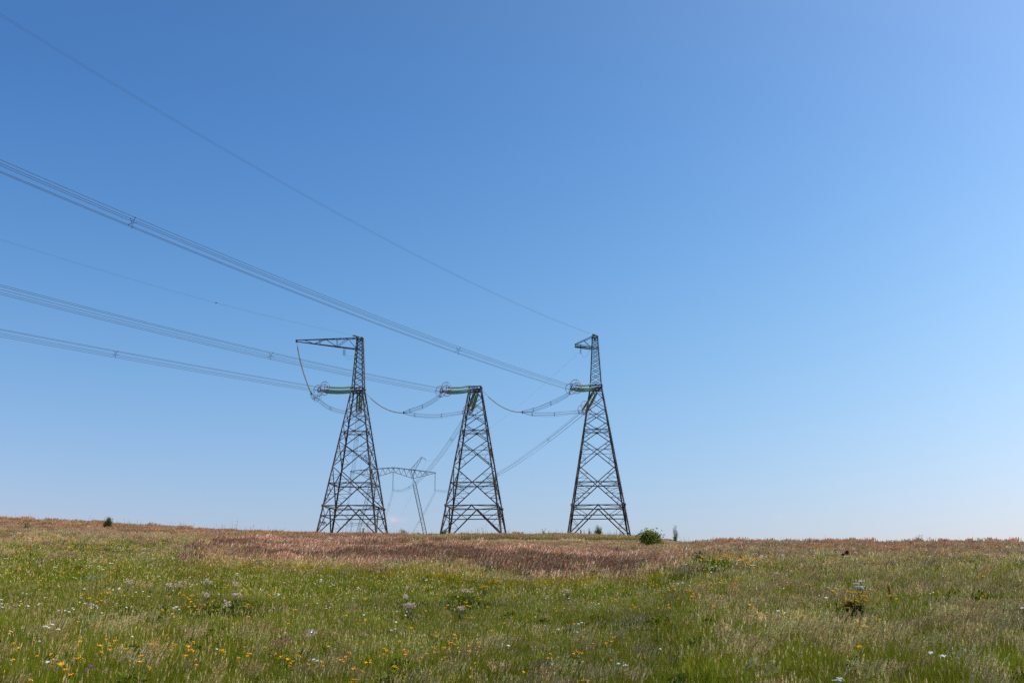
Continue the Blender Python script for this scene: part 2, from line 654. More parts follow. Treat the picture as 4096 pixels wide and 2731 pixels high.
        for (za, zbx, z_) in ((zt, tipz, 0), (zb_, tipz - .32, 1)):
            n = 9
            for i in range(n):
                f0, f1 = i / n, (i + 1) / n
                s = 1 if i % 2 else -1
                def Q(f, s):
                    return Vector((-w1 + (-L + (.25 if z_ else 0) + w1) * f, s * (.55 + (.06 - .55) * f), za + (zbx - za) * f))
                m.bar(Q(f0, s), Q(f1, -s), .06)
                m.bar(Q(f1, -s), Q(f1, s), .06)
        m.box((-L - .02, 0, tipz - .16), .3, .3, .5)
        m.build('crossarm', M_STEEL, root)
    if arm == 'short':
        m = MB()
        L = 3.75
        z1, z2, z3 = t1 - 1.45, t1 - 1.9, t1 - 2.35
        for s in (-1, 1):
            m.bar((-w1, s * .55, t1 - .05), (-L, s * .32, z1), .1)
            m.bar((-w1, s * .6, z3), (-L, s * .34, z2), .15)
            m.bar((-w1, s * .58, z3 + .35), (-L, s * .33, z1 - .04), .09)
            m.bar((-w1 - 1.5, s * .45, t1 - .72), (-w1 - .1, s * .58, z3 + .2), .07)
            m.bar((-L, s * .33, z1), (-L, s * .33, z2), .1)
            m.bar((-L + 1.05, s * .4, z1 - .1), (-L + 1.05, s * .4, z2 - .1), .14)
        m.bar((-L, -.34, z2), (-L, .34, z2), .12)
        m.bar((-L, -.33, z1), (-L, .33, z1), .1)
        m.bar((-L + 1.05, -.4, z2 - .1), (-L + 1.05, .4, z2 - .1), .12)
        m.bar((-L + .1, -.33, z2 + .04), (-w1 - .9, .5, z3 + .06), .06)
        m.build('crossarm', M_STEEL, root)
    if sign:
        c = at(1290.5, 2093.5, Y - mast_half(2.6))
        inv = root.matrix_basis.inverted() @ c
        bz = inv.z
        w, h = 1.0, .64
        sg = empty('tmp'); bpy.data.objects.remove(sg)
        m = MB()
        yb = -mast_half(bz) - .12
        x0 = inv.x
        m.box((x0, yb, bz), w, .03, h)
        board = m.build('warning_sign', M_BOARD, root)
        m = MB(); m.box((x0, yb - .02, bz + h / 2 - .1), w - .01, .012, .2)
        m.build('blue_band', M_BLUE, board)
        m = MB()
        tri = [(-.13, -.1), (.13, -.1), (0, .13)]
        m.prof(Vector((x0 - .27, yb - .018, bz - .12)), Vector((x0 - .27, yb - .026, bz - .12)), tri, Vector((1, 0, 0)), Vector((0, 0, 1)))
        tr = m.build('warning_triangle', M_YELLOW, board)
        m = MB()
        bolt = [(.02, .07), (-.035, -.01), (.0, -.005), (-.015, -.075), (.035, .01), (.003, .008)]
        m.prof(Vector((x0 - .27, yb - .03, bz - .13)), Vector((x0 - .27, yb - .034, bz - .13)), bolt, Vector((1, 0, 0)), Vector((0, 0, 1)))
        for a, b in (((-.15, -.115), (.15, -.115)), ((-.15, -.115), (0, .15)), ((.15, -.115), (0, .15))):
            m.bar((x0 - .27 + a[0], yb - .03, bz - .12 + a[1]), (x0 - .27 + b[0], yb - .03, bz - .12 + b[1]), .02, .01)
        m.box((x0 + .15, yb - .018, bz - .02), .34, .006, .035)
        m.box((x0 + .15, yb - .018, bz - .10), .34, .006, .03)
        m.box((x0 + .15, yb - .018, bz - .18), .28, .006, .03)
        m.build('warning_symbol', M_BLACK, board)
        m = MB()
        m.bar((x0 - .62, yb + .04, bz - .02), (x0 + .5, yb + .04, bz - .02), .05)
        m.bar((x0 - .45, yb + .04, bz + .25), (x0 + .62, yb + .04, bz + .25), .05)
        m.build('sign_bracket', M_STEEL, board)
    return root, base


M_CONC = noise_mat('concrete', [(.25, .24, .22), (.38, .37, .34)], scale=3, rough=.9)
TOPZ_L = tan_row(1352) * (195.8)
TOPZ_R = tan_row(1347) * (192.3)
YL, YM, YR = 195.8, 194.0, 192.2
mastL, baseL = lattice_mast(1412, YL, 'left lattice mast with tall column, long crossarm reaching left and a warning sign',
                            top=TOPZ_L, arm='long', sign=True)
mastM, baseM = lattice_mast(1897, YM, 'middle lattice mast, lowest of the three, flat topped without any upper column')
mastR, baseR = lattice_mast(2395, YR, 'right lattice mast with tall upper column and short stubby crossarm',
                            top=TOPZ_R, arm='short')

# ------------------------------------------------------------------ insulators
D_NEAR = Vector((-.446, -.895, 0))
D_FAR = Vector((-.16, .987, 0))


def disc_string(a, b, sag=.25, r=.145, pitch=.17, n=9, steel_a=.0, steel_b=.0):
    """a chain of glass discs hanging between a and b"""
    a, b = Vector(a), Vector(b)
    L = (b - a).length
    def pt(t):
        return a.lerp(b, t) - Vector((0, 0, sag * 4 * t * (1 - t)))
    m = MB()
    N = max(3, int(L / pitch))
    prev = None
    vs, fs = [], []
    for i in range(N):
        for (dt, rr) in ((.05, .35), (.18, 1.0), (.42, .92), (.55, .35)):
            t = (i + dt) / N
            p = pt(t)
            d = (pt(min(1, t + .02)) - pt(max(0, t - .02))).normalized()
            u = Vector((0, 0, 1)) if abs(d.z) < .9 else Vector((1, 0, 0))
            x = d.cross(u).normalized()
            if prev is not None:
                x = (prev - d * prev.dot(d)).normalized()
            prev = x
            y = d.cross(x)
            for k in range(n):
                ang = 2 * math.pi * k / n
                vs.append(p + (x * math.cos(ang) + y * math.sin(ang)) * r * rr)
    rows = len(vs) // n
    for i in range(rows - 1):
        for k in range(n):
            fs.append((i * n + k, i * n + (k + 1) % n, (i + 1) * n + (k + 1) % n, (i + 1) * n + k))
    m.add(vs, fs)
    return m, pt


def grading_ring(parent, c, d, r=.97, tr=.05):
    m = MB()
    u = Vector((0, 0, 1))
    x = d.cross(u).normalized(); y = x.cross(d).normalized()
    m.tube([c + (x * math.cos(a) + y * math.sin(a)) * r for a in [2 * math.pi * i / 28 for i in range(28)]], tr, 6, True)
    for k in range(4):
        a = math.pi / 2 * k + .25
        e = c + (x * math.cos(a) + y * math.sin(a)) * r
        m.tube([c + (e - c) * .15 + d * .12, e], .03, 5)
    m.tube([c + (x * math.cos(a) + y * math.sin(a)) * .16 for a in [2 * math.pi * i / 8 for i in range(8)]], .04, 4, True)
    return m.build('grading_ring', M_RING, parent, smooth=True)


def tension_set(head, end, label, group):
    """three strings of green discs from a mast head to the conductor bundle"""
    head, end = Vector(head), Vector(end)
    root = empty('tension_insulator_set', head, 0, label, 'insulator', group)
    d = (end - head).normalized()
    L = (end - head).length
    x = d.cross(Vector((0, 0, 1))).normalized()
    y = x.cross(d).normalized()
    offs = ((-.46, -.10), (.46, -.16), (0, .46), (.05, -.52))
    ends = (.93, .98, .86, .90)
    for (ox, oy), fe in zip(offs, ends):
        o = x * ox + y * oy
        a = d * (L * .13) + o
        b = d * (L * (fe - .09)) + o
        m, pt = disc_string(a, b, .16, r=.19, pitch=.16)
        st = m.build('glass_disc_string', M_GLASS, root)
        m = MB()
        m.tube([d * 0.05 + o * .7, a], .045, 5)
        m.tube([b, d * (L * fe) + o], .045, 5)
        m.tube([pt(t / 12) for t in range(13)], .04, 5)
        m.build('steel_link', M_STEEL, st)
        if fe != .90: grading_ring(root, d * (L * (fe - .04)) + o, d)
    m = MB()
    e0 = d * (L * .12); e1 = d * (L * .965)
    for e in (e0, e1):
        P = [e + x * ox + y * oy for ox, oy in offs]
        for i, j in ((0, 2), (2, 1), (1, 3), (3, 0)):
            m.bar(P[i], P[j], .1)
        if e is e0:
            m.build('yoke_plate', M_STEEL, root)
            m = MB()
    for k in range(5):
        a = -math.pi / 2 + 2 * math.pi * k / 5
        m.bar(e1 + (x * math.cos(a) + y * math.sin(a)) * .2, d * L + (x * math.cos(a) + y * math.sin(a)) * .5, .05)
    m.build('yoke_plate', M_STEEL, root)
    return root


def bundle_frame(d):
    x = Vector((d.x, d.y, 0)).normalized().cross(Vector((0, 0, 1)))
    return x, Vector((0, 0, 1))


PENT = [(-math.pi / 2 + 2 * math.pi * k / 5) for k in range(5)]


def spacer(parent, c, x, y, r, name='spacer'):
    m = MB()
    for a in PENT:
        p = c + (x * math.cos(a) + y * math.sin(a)) * r
        q = c + (x * math.cos(a) + y * math.sin(a)) * r * .32
        b = a + 2 * math.pi / 5
        qn = c + (x * math.cos(b) + y * math.sin(b)) * r * .32
        m.tube([q, (p + q) / 2 + (q - qn) * .12, p], [.02, .022, .03], 5)
        m.tube([q, qn], .022, 5)
        m.ball(p, .06, 6, 4)
    return m.build(name, M_BLACKSTEEL, parent)


M_BLACKSTEEL = noise_mat('dark_cast_metal', [(.02, .02, .025), (.06, .055, .06)], scale=5, rough=.6)


def bundle(name, label, pts, dirs, r, spc, wire_r=.0165, cat='cable', group=None, tw=0.0, ends=None, narrow=None):
    """pts: centre line; five conductors round it and spacers at the given fractions"""
    root = empty(name, pts[0], 0, label, cat, group)
    o = pts[0]
    n = len(pts)
    fr = []
    for i in range(n):
        d = pts[min(i + 1, n - 1)] - pts[max(i - 1, 0)]
        x, y = bundle_frame(d) if not dirs else dirs
        fr.append((x, y))
    for a in PENT:
        m = MB()
        P = []
        for i in range(n):
            s = 1.0
            if narrow:
                t = i / (n - 1)
                s = narrow(t)
            x, y = fr[i]
            P.append(pts[i] - o + (x * math.cos(a) + y * math.sin(a)) * r * s)
        m.tube(P, wire_r, 5)
        m.build('conductor', M_WIRE, root, smooth=True)
    for f in spc:
        i = min(n - 1, max(0, int(round(f * (n - 1)))))
        x, y = fr[i]
        s = narrow(i / (n - 1)) if narrow else 1.0
        spacer(root, pts[i] - o, x, y, r * s)
    return root


def fit_line(start, d, samples, ext=1.0):
    """parabola in height along plan direction d from start, through photo samples; returns f(s)->point, s at sample xs"""
    S, Z = [0.0], [start.z]
    for (px, py) in samples:
        v = pix_dir(px, py)
        a = v.x / v.y
        # start.x + s d.x = a (start.y + s d.y)
        s = (a * start.y - start.x) / (d.x - a * d.y)
        S.append(s)
        Z.append(v.z / v.y * (start.y + s * d.y))
    S, Z = np.array(S), np.array(Z)
    w = np.ones(len(S)); w[0] = 20
    A = np.stack([np.ones_like(S), S, S * S], 1)
    c = np.linalg.lstsq(A * w[:, None], Z * w, rcond=None)[0]
    f = lambda s: Vector((start.x + s * d.x, start.y + s * d.y, c[0] + c[1] * s + c[2] * s * s))
    return f, S[1:], c


def head_pt(base, off, z=None):
    return base + Vector((0, 0, (H['top'] + .34) if z is None else z)) + off


names3 = ('left', 'middle', 'right')
near_px = [((1272, 1557), [(0, 1330), (507, 1425), (900, 1493)], (507,)),
           ((1762, 1562), [(0, 1157), (602, 1309), (1102, 1428), (1600, 1530)], (1102,)),
           ((2286, 1551), [(0, 664), (536, 890), (1100, 1127), (1837, 1399)], (536, 1837))]
far_px = [((1428, 1647), (1398, 1957)), ((1850, 1645), (1574, 1958)), ((2299, 1646), (1743, 1960))]
bases = (baseL, baseM, baseR)
PYL_Y = 490.0
NEAR_END, FAR_END = [], []
for i, b in enumerate(bases):
    hn = head_pt(b, -YA * 1.15 + XA * -.2)
    (ex, ey), smp, spx = near_px[i]
    v = pix_dir(ex, ey)
    a = v.x / v.y
    s = (a * hn.y - hn.x) / (D_NEAR.x - a * D_NEAR.y)
    e = Vector((hn.x + s * D_NEAR.x, hn.y + s * D_NEAR.y, 0)); e.z = v.z / v.y * e.y
    NEAR_END.append(e)
    tension_set(hn, e, 'green glass insulator strings with rings pulling left from the %s mast head' % names3[i],
                'insulator sets on the near side of the masts')
    f, S, c = fit_line(e, D_NEAR, smp)
    send = S[0] * 1.02 + 130
    n = 110
    pts = [f(send * t / n) for t in range(n + 1)]
    SP = []
    _, S2, _ = fit_line(e, D_NEAR, [(x, 1000) for x in spx])
    SP = [float(q) / send for q in S2]
    if i == 2: SP += [ (float(S2[0]) + 55) / send ]
    lab = ['lowest five-wire bundle running from the left mast out of the picture at left',
           'middle five-wire bundle running from the middle mast out of the picture at left',
           'highest five-wire bundle running from the right mast out of the picture at left'][i]
    bundle('conductor_bundle', lab, pts, None, .5, SP, wire_r=.021, group='conductor bundles of the near span')
    # far side
    hf = head_pt(b, YA * 1.15 + XA * .1)
    (ex, ey), (gx, gy) = far_px[i]
    g = at(gx, gy, PYL_Y + (i - 1) * 3.0)
    dd = Vector((g.x - hf.x, g.y - hf.y, 0)).normalized()
    v = pix_dir(ex, ey)
    L = 10.4
    e = hf + dd * L
    e.z = v.z / v.y * e.y
    FAR_END.append((e, g))
    tension_set(hf, e, 'green glass insulator strings slanting away behind the %s mast head' % names3[i],
                'insulator sets on the far side of the masts')
    sag = 5.4
    n = 60
    pts = [e.lerp(g, t / n) - Vector((0, 0, 4 * sag * (t / n) * (1 - t / n))) for t in range(n + 1)]
    lab = ['leftmost five-wire bundle dropping from behind the left mast to the far pylon',
           'central five-wire bundle dropping from behind the middle mast to the far pylon',
           'rightmost five-wire bundle dropping behind the middle mast from the right mast to the far pylon'][i]
    bundle('conductor_bundle', lab, pts, None, .5, [.12, .37, .62, .87], wire_r=.022,
           group='conductor bundles of the span to the far pylon')

# ------------------------------------------------------------------ jumpers and their support chains


def smooth_curve(ctrl, n=48):
    P = [ctrl[0]] + list(ctrl) + [ctrl[-1]]
    out = []
    seg = len(ctrl) - 1
    per = max(2, n // seg)
    for i in range(seg):
        p0, p1, p2, p3 = P[i], P[i + 1], P[i + 2], P[i + 3]
        for k in range(per):
            t = k / per
            out.append(0.5 * ((2 * p1) + (p2 - p0) * t + (2 * p0 - 5 * p1 + 4 * p2 - p3) * t * t + (3 * p1 - p0 - 3 * p2 + p3) * t ** 3))
    out.append(ctrl[-1])
    return out


jump = [
    ([(1290, 1570, 186.5), (1276, 1590, 187.3), (1262, 1598, 189.5), (1250, 1586, 192.5), (1245, 1573, 194.5)],
     [(1245, 1573, 194.5), (1257, 1587, 195.5), (1278, 1603, 197), (1307, 1625, 199), (1338, 1639, 201.2), (1370, 1647, 203), (1405, 1652, 205), (1428, 1649, 206.4)],
     [.6], [.16, .5]),
    ([(1774, 1578, 185), (1753, 1589, 186.2), (1700, 1621, 189), (1648, 1640, 192), (1615, 1650, 194)],
     [(1615, 1651, 194), (1664, 1660, 196), (1741, 1665, 199), (1813, 1655, 202.5), (1850, 1647, 204.4)],
     [.18, .55, .8], [.22, .58, .88]),
    ([(2290, 1566, 184), (2265, 1582, 185), (2203, 1613, 188), (2139, 1637, 191), (2089, 1648, 193.4)],
     [(2089, 1648, 193.4), (2133, 1656, 195), (2206, 1657, 198), (2276, 1650, 201.2), (2299, 1647, 202.4)],
     [.14, .5, .78], [.22, .55, .9]),
]
JUMP_YOKE = []
for i, (na, fa, s1, s2) in enumerate(jump):
    na = [at(*p) for p in na]; fa = [at(*p) for p in fa]
    na[0] = na[0].lerp(NEAR_END[i], .6)
    fa[-1] = FAR_END[i][0]
    yk = na[-1]
    JUMP_YOKE.append(yk)
    pts1 = smooth_curve(na, 40)
    pts2 = smooth_curve(fa, 48)
    lab = ['jumper loop hanging left of the left mast from its long crossarm chain',
           'jumper loop hanging between the left and middle masts',
           'jumper loop hanging between the middle and right masts'][i]
    root = empty('jumper_loop', yk, 0, lab, 'cable', 'jumper loops between the insulator sets')
    for pts, sp in ((pts1, s1), (pts2, s2)):
        nn = len(pts)
        near = pts is pts1
        for a in PENT:
            m = MB(); P = []
            for j in range(nn):
                t = j / (nn - 1)
                tk = t if near else 1 - t          # 1 at the yoke
                x, y = Vector((.25, .97, 0)), Vector((0, 0, 1))
                if i == 0: x = Vector((.8, .6, 0))
                r = .36 * (1 - .45 * sstep(np.array(tk), .8, 1.0)) + .05 * math.sin(t * 9 + a * 2)
                P.append(pts[j] - yk + (x * math.cos(a) + y * math.sin(a)) * float(r))
            m.tube(P, .021, 5)
            m.build('conductor', M_WIRE, root, smooth=True)
        for f in sp:
            j = int(round(f * (nn - 1)))
            x, y = Vector((.25, .97, 0)), Vector((0, 0, 1))
            if i == 0: x = Vector((.8, .6, 0))
            spacer(root, pts[j] - yk, x, y, .36)
    m = MB()
    for a in PENT:
        m.bar(Vector((0, 0, 0)), Vector((.12, .97, 0)) * .32 * math.cos(a) + Vector((0, 0, 1)) * .32 * math.sin(a), .07)
    m.box((0, 0, 0), .25, .3, .25)
    m.build('yoke', M_BLACKSTEEL, root)

chains = [
    (mastL.matrix_basis @ Vector((-12.35, 0, TOPZ_L - baseL.z - .45)), JUMP_YOKE[0], .35,
     'long pale insulator chain hanging from the tip of the left mast crossarm', .10),
    (head_pt(baseL, XA * 1.25 - YA * .6, H['top'] + .1), JUMP_YOKE[1], 1.1,
     'sagging pale insulator chain from the left mast head towards the middle mast', .17),
    (head_pt(baseM, XA * 1.25 - YA * .6, H['top'] + .1), JUMP_YOKE[2], 1.1,
     'sagging pale insulator chain from the middle mast head towards the right mast', .17),
]
for a, b, sag, lab, f0 in chains:
    a, b = Vector(a), Vector(b)
    root = empty('insulator_chain', a, 0, lab, 'insulator', 'chains holding the jumper loops')
    def q(t, a=a, b=b, sag=sag):
        return (b - a) * t - Vector((0, 0, sag * 4 * t * (1 - t)))
    if 'tip' in lab:
        # pulled sideways rather than sagging straight
        def q(t, a=a, b=b):
            return (b - a) * t + Vector((-.38, 0, 0)) * 4 * t * (1 - t)
    m = MB()
    N = int((b - a).length * (1 - f0) / .19)
    vs, fs, n = [], [], 8
    for i in range(N):
        for (dt, rr) in ((.0, .3), (.2, 1), (.5, .9), (.65, .3)):
            t = f0 + (.985 - f0) * (i + dt) / N
            p = q(t); d = (q(min(1, t + .01)) - q(t - .01)).normalized()
            x = d.cross(Vector((0, 1, .01))).normalized(); y = d.cross(x)
            for k in range(n):
                an = 2 * math.pi * k / n
                vs.append(p + (x * math.cos(an) + y * math.sin(an)) * .15 * rr)
    for i in range(len(vs) // n - 1):
        for k in range(n):
            fs.append((i * n + k, i * n + (k + 1) % n, (i + 1) * n + (k + 1) % n, (i + 1) * n + k))
    m.add(vs, fs)
    m.build('glass_disc_string', M_GLASS2, root)
    m = MB()
    m.tube([q(f0 * t / 4) for t in range(5)], .03, 5)
    m.build('steel_link', M_STEEL, root)

# ------------------------------------------------------------------ earth wires
topL = baseL + XA * -.5 - YA * .4; topL.z = TOPZ_L + .15
topR = baseR + XA * -.3 - YA * .4; topR.z = TOPZ_R + .2


def earth_insulator(p, d, L, label, mat=M_GLASS, pair=True):
    root = empty('earth_wire_insulator', p, 0, label, 'insulator', 'short insulators of the earth wires')
    d = Vector(d).normalized()
    x = d.cross(Vector((0, 0, 1)))
    if x.length < .1: x = Vector((1, 0, 0))
    x.normalize()
    for s in ((-.14, .14) if pair else (0,)):
        m, pt = disc_string(d * .25 + x * s, d * L + x * s, 0, r=.12, pitch=.15, n=8)
        m.build('glass_disc_string', mat, root)
    m = MB()
    m.bar(x * -.18, x * .18, .07); m.bar(d * (L + .05) - x * .18, d * (L + .05) + x * .18, .07)
    m.tube([d * 0, d * .3], .03, 5)
    m.build('steel_link', M_STEEL, root)
    return root


dn = (D_NEAR + Vector((0, 0, -.04))).normalized()
earth_insulator(topL + Vector((.4, .3, 0)), dn, 2.0, 'pair of green earth wire insulators lying on top of the left mast')
earth_insulator(topR + Vector((.6, .5, 0)), dn, 1.6, 'pair of green earth wire insulators lying on top of the right mast')
for (st, smp, lab, grp) in (
        (topL + dn * 2.3, [(0, 963), (450, 1085), (865, 1212), (1150, 1290)], 'pale thin double earth wire from the left mast top to the left picture edge', None),
        (topR + dn * 2.0, [(0, 64), (1000, 650), (1800, 1093)], 'thin topmost earth wire from the right mast top to the upper left picture edge', None)):
    f, S, c = fit_line(st, D_NEAR, smp)
    send = S[0] + 110
    root = empty('earth_wire', st, 0, lab, 'cable', 'earth wires of the near span')
    for k in (0, 1):
        m = MB()
        off = Vector((.895, -.446, 0)) * (.14 * (k * 2 - 1))
        m.tube([f(send * t / 90) - st + off for t in range(91)], .006 if 'left mast' in lab else .0105, 4)
        m.build('strand', M_WIRE, root, smooth=True)
    if 'left mast' in lab:
        _, S3, _ = fit_line(st, D_NEAR, [(865, 1212)])
        m = MB()
        p = f(float(S3[0])) - st
        m.bar(p - Vector((.895, -.446, 0)) * .2, p + Vector((.895, -.446, 0)) * .2, .07)
        m.ball(p - Vector((.895, -.446, 0)) * .14, .08); m.ball(p + Vector((.895, -.446, 0)) * .14, .08)
        m.build('spacer', M_BLACKSTEEL, root)
# hanging insulators under the arms with their slack loops
hl = mastL.matrix_basis @ Vector((-3.0, 0, TOPZ_L - baseL.z - 2.0))
earth_insulator(hl, (0, .05, -1), 1.25, 'small insulator pair hanging under the long crossarm of the left mast', M_GLASS2)
hr = mastR.matrix_basis @ Vector((-2.7, 0, TOPZ_R - baseR.z - 2.1))
earth_insulator(hr, (0, .05, -1), 1.0, 'small insulator hanging under the short crossarm of the right mast', M_GLASS2, False)
for (a, mid, b, lab) in (
        (hl + Vector((0, 0, -1.3)), hl + Vector((1.2, .5, -2.0)), hl + Vector((2.5, 1.2, -1.3)), 'slack wire loop beside the small insulators under the long crossarm'),
        (hr + Vector((0, 0, -1.0)), hr + Vector((.9, .4, -1.7)), hr + Vector((2.0, 1.0, .1)), 'slack wire loop beside the small insulator under the short crossarm')):
    m = MB()
    pts = smooth_curve([a, a.lerp(mid, .5) - Vector((0, 0, .3)), mid, b], 20)
    m.tube([p - a for p in pts], .014, 4)
    if 'long' in lab:
        m.tube([p - a + Vector((.15, 0, .3)) + Vector((0, 0, .5)) * (i / 20) for i, p in enumerate(pts)], .014, 4)
    o = m.build('slack_wire', M_WIRE, None, a)
    tag(o, lab, 'cable')

# ------------------------------------------------------------------ far pylons
PA = Vector((.987, .16, 0))            # crossarm direction
PB = Vector((-.16, .987, 0))


def box_truss(m, A, B, wA, wB, dirx, diry, n, tw=.16, lw=.1):
    """square lattice strut from A to B, half widths wA, wB along dirx/diry"""
    c = [(-1, -1), (1, -1), (1, 1), (-1, 1)]
    P = lambda t, k: A.lerp(B, t) + (dirx * c[k % 4][0] + diry * c[k % 4][1]) * (wA + (wB - wA) * t)
    for k in range(4):
        m.bar(P(0, k), P(1, k), tw)
        for i in range(n):
            a, b = i / n, (i + 1) / n
            if i % 2: m.bar(P(a, k), P(b, k + 1), lw)
            else: m.bar(P(a, k + 1), P(b, k), lw)


def portal_pylon(base, zarm, label, group):
    """portal pylon with splayed lattice legs; origin at crossarm centre projected to ground"""
    root = empty('portal_pylon', base, math.atan2(PA.y, PA.x), label, 'pylon', group)
    T = zarm - base.z                      # height of the arm tips
    X, Yv, Z = Vector((1, 0, 0)), Vector((0, 1, 0)), Vector((0, 0, 1))
    for s in (-1, 1):
        m = MB()
        top = Vector((s * 9.35, 0, T - 3.0))
        foot = Vector((s * (9.35 + .243 * (T - 3)), 0, -.6))
        sh = top.lerp(foot, .075)
        ax = (foot - top).normalized()
        xx = Yv.cross(ax).normalized()
        box_truss(m, sh, foot, .72, .72, xx, Yv, int(T / 1.25), .17, .09)
        for cx, cy in ((-1, -1), (1, -1), (1, 1), (-1, 1)):
            m.bar(top, sh + (xx * cx + Yv * cy) * .72, .15)
        m.build('leg', M_FAR, root)
        m = MB()
        h0 = Vector((s * 9.0, 0, T + .9)); h1 = Vector((s * 12.9, 0, T + 6.6))
        ax = (h1 - h0).normalized(); xx = Yv.cross(ax).normalized()
        box_truss(m, h0, h1, 1.05, .3, xx, Yv, 6, .14, .08)
        pk = Vector((s * 13.1, 0, T + 7.4))
        for cx, cy in ((-1, -1), (1, -1), (1, 1), (-1, 1)):
            m.bar(h1 + (xx * cx + Yv * cy) * .3, pk, .12)
            m.bar(h0 + (xx * cx + Yv * cy) * 1.05, Vector((s * 9.35, 0, T - 3.0)), .14)
        m.bar(pk, Vector((s * 15.0, 0, T + 6.1)), .12)
        m.bar(h1, Vector((s * 15.0, 0, T + 6.1)), .12)
        m.bar(Vector((s * 15, 0, T + 6.1)), Vector((s * 15.1, 0, T + 5.1)), .1)
        m.build('earth_wire_peak', M_FAR, root)
    m = MB()
    tx = [-19.8, -9.35, 0, 9.35, 19.8]
    tz = [T, T + 1.0, T + 1.9, T + 1.0, T]
    bz_ = [T - .2, T - 3.0, T - .1, T - 3.0, T - .2]
    dy = [.15, 1.1, 1.1, 1.1, .15]
    f_top = lambda x: np.interp(x, tx, tz); f_bot = lambda x: np.interp(x, tx, bz_); f_dy = lambda x: np.interp(x, tx, dy)
    def tp(x, s): return Vector((x, s * float(f_dy(x)), float(f_top(x))))
    def bp(x): return Vector((x, 0, float(f_bot(x))))
    xs = np.linspace(-19.8, 19.8, 33)
    for j in range(4):
        for s in (-1, 1):
            m.bar(tp(tx[j], s), tp(tx[j + 1], s), .17)
        m.bar(bp(tx[j]), bp(tx[j + 1]), .2)
    for i in range(len(xs) - 1):
        a, b = xs[i], xs[i + 1]
        for s in (-1, 1):
            if i % 2: m.bar(bp(a), tp(b, s), .09)
            else: m.bar(tp(a, s), bp(b), .09)
        m.bar(tp(a, 1 if i % 2 else -1), tp(b, -1 if i % 2 else 1), .08)
    m.bar(bp(0), Vector((0, 0, T + 1.9)), .16)
    m.build('crossarm', M_FAR, root)
    return root


def susp_chain(p, L, label, group):
    root = empty('suspension_insulator', p, 0, label, 'insulator', group)
    for s in (-.14, .14):
        m, pt = disc_string(Vector((s, 0, -.2)), Vector((s, 0, -L + .3)), 0, r=.13, pitch=.2, n=6)
        m.build('glass_disc_string', M_GLASS, root)
    m = MB()
    m.bar((-.25, 0, -.15), (.25, 0, -.15), .12)
    m.tube([Vector((.45 * math.cos(a), .45 * math.sin(a), -L)) for a in [2 * math.pi * i / 10 for i in range(10)]], .05, 4, True)
    m.bar((-.45, 0, -L), (.45, 0, -L), .1)
    m.bar((0, 0, -L + .3), (0, 0, -L), .12)
    m.build('clamp', M_BLACKSTEEL, root)


def pylon_at(cxp, cyp, Y, label):
    c = at(cxp, cyp, Y)                        # arm tip level at the centre
    g = gz(c.x, Y)
    base = Vector((c.x, Y, g))
    return portal_pylon(base, c.z, label, 'portal pylons beyond the hill'), c


pyl2, c2 = pylon_at(1573, 1886, PYL_Y, 'portal pylon with splayed legs seen between the left and middle masts')
pyl3, c3 = pylon_at(1438, 2096, 1290, 'tiny distant portal pylon half sunk behind the hill under the left mast')
pos3 = ('left end', 'middle', 'right end')
for i, k in enumerate((-1, 0, 1)):
    p = c2 + PA * (19.6 * k) + Vector((0, 0, -.3))
    g = FAR_END[i][1]
    susp_chain(p, (p.z - g.z), 'insulator string hanging from the %s of the nearer portal pylon crossarm' % pos3[i],
               'insulator strings of the portal pylon')
    p3 = c3 + PA * (19.6 * k) + Vector((0, 0, -.3))
    susp_chain(p3, 8.0, 'insulator string hanging from the %s of the distant portal pylon crossarm' % pos3[i],
               'insulator strings of the distant portal pylon')
    a, b = Vector((p.x, p.y, g.z)), p3 - Vector((0, 0, 8.0))
    n = 40
    a0 = g
    pts = [a0.lerp(b, t / n) - Vector((0, 0, 4 * 26 * (t / n) * (1 - t / n))) for t in range(n + 1)]
    bundle('conductor_bundle', 'faint five-wire bundle falling behind the hill from the %s of the nearer portal pylon' % pos3[i],
           pts, None, .5, [.04, .12], wire_r=.02, group='conductor bundles of the farthest span')
for (a, s, lab) in ((topL + YA * 1.3 + XA * .6, -1, 'faint earth wire from the left mast top down to the far pylon'),
                    (topR + YA * 1.3 + XA * .2, 1, 'faint earth wire slanting from the right mast top to the far pylon')):
    b = c2 + PA * (15.1 * s) + Vector((0, 0, 5.1))
    root = empty('earth_wire', a, 0, lab, 'cable', 'earth wires of the span to the far pylon')
    for k in (0, 1):
        m = MB()
        m.tube([(b - a) * (t / 40) - Vector((0, 0, 4 * 4.5 * (t / 40) * (1 - t / 40))) + Vector((.2 * k, 0, 0)) for t in range(41)], .0065, 4)
        m.build('strand', M_WIRE, root, smooth=True)
    b3 = c3 + PA * (15.1 * s) + Vector((0, 0, 5.1))
    root = empty('earth_wire', b, 0, 'faint earth wire falling behind the hill from the nearer pylon %s peak' % ('left' if s < 0 else 'right'),
                 'cable', 'earth wires of the farthest span')
    for k in (0, 1):
        m = MB()
        m.tube([(b3 - b) * (t / 40) - Vector((0, 0, 4 * 24 * (t / 40) * (1 - t / 40))) + Vector((.35 * k, 0, 0)) for t in range(41)], .011, 4)
        m.build('strand', M_WIRE, root, smooth=True)

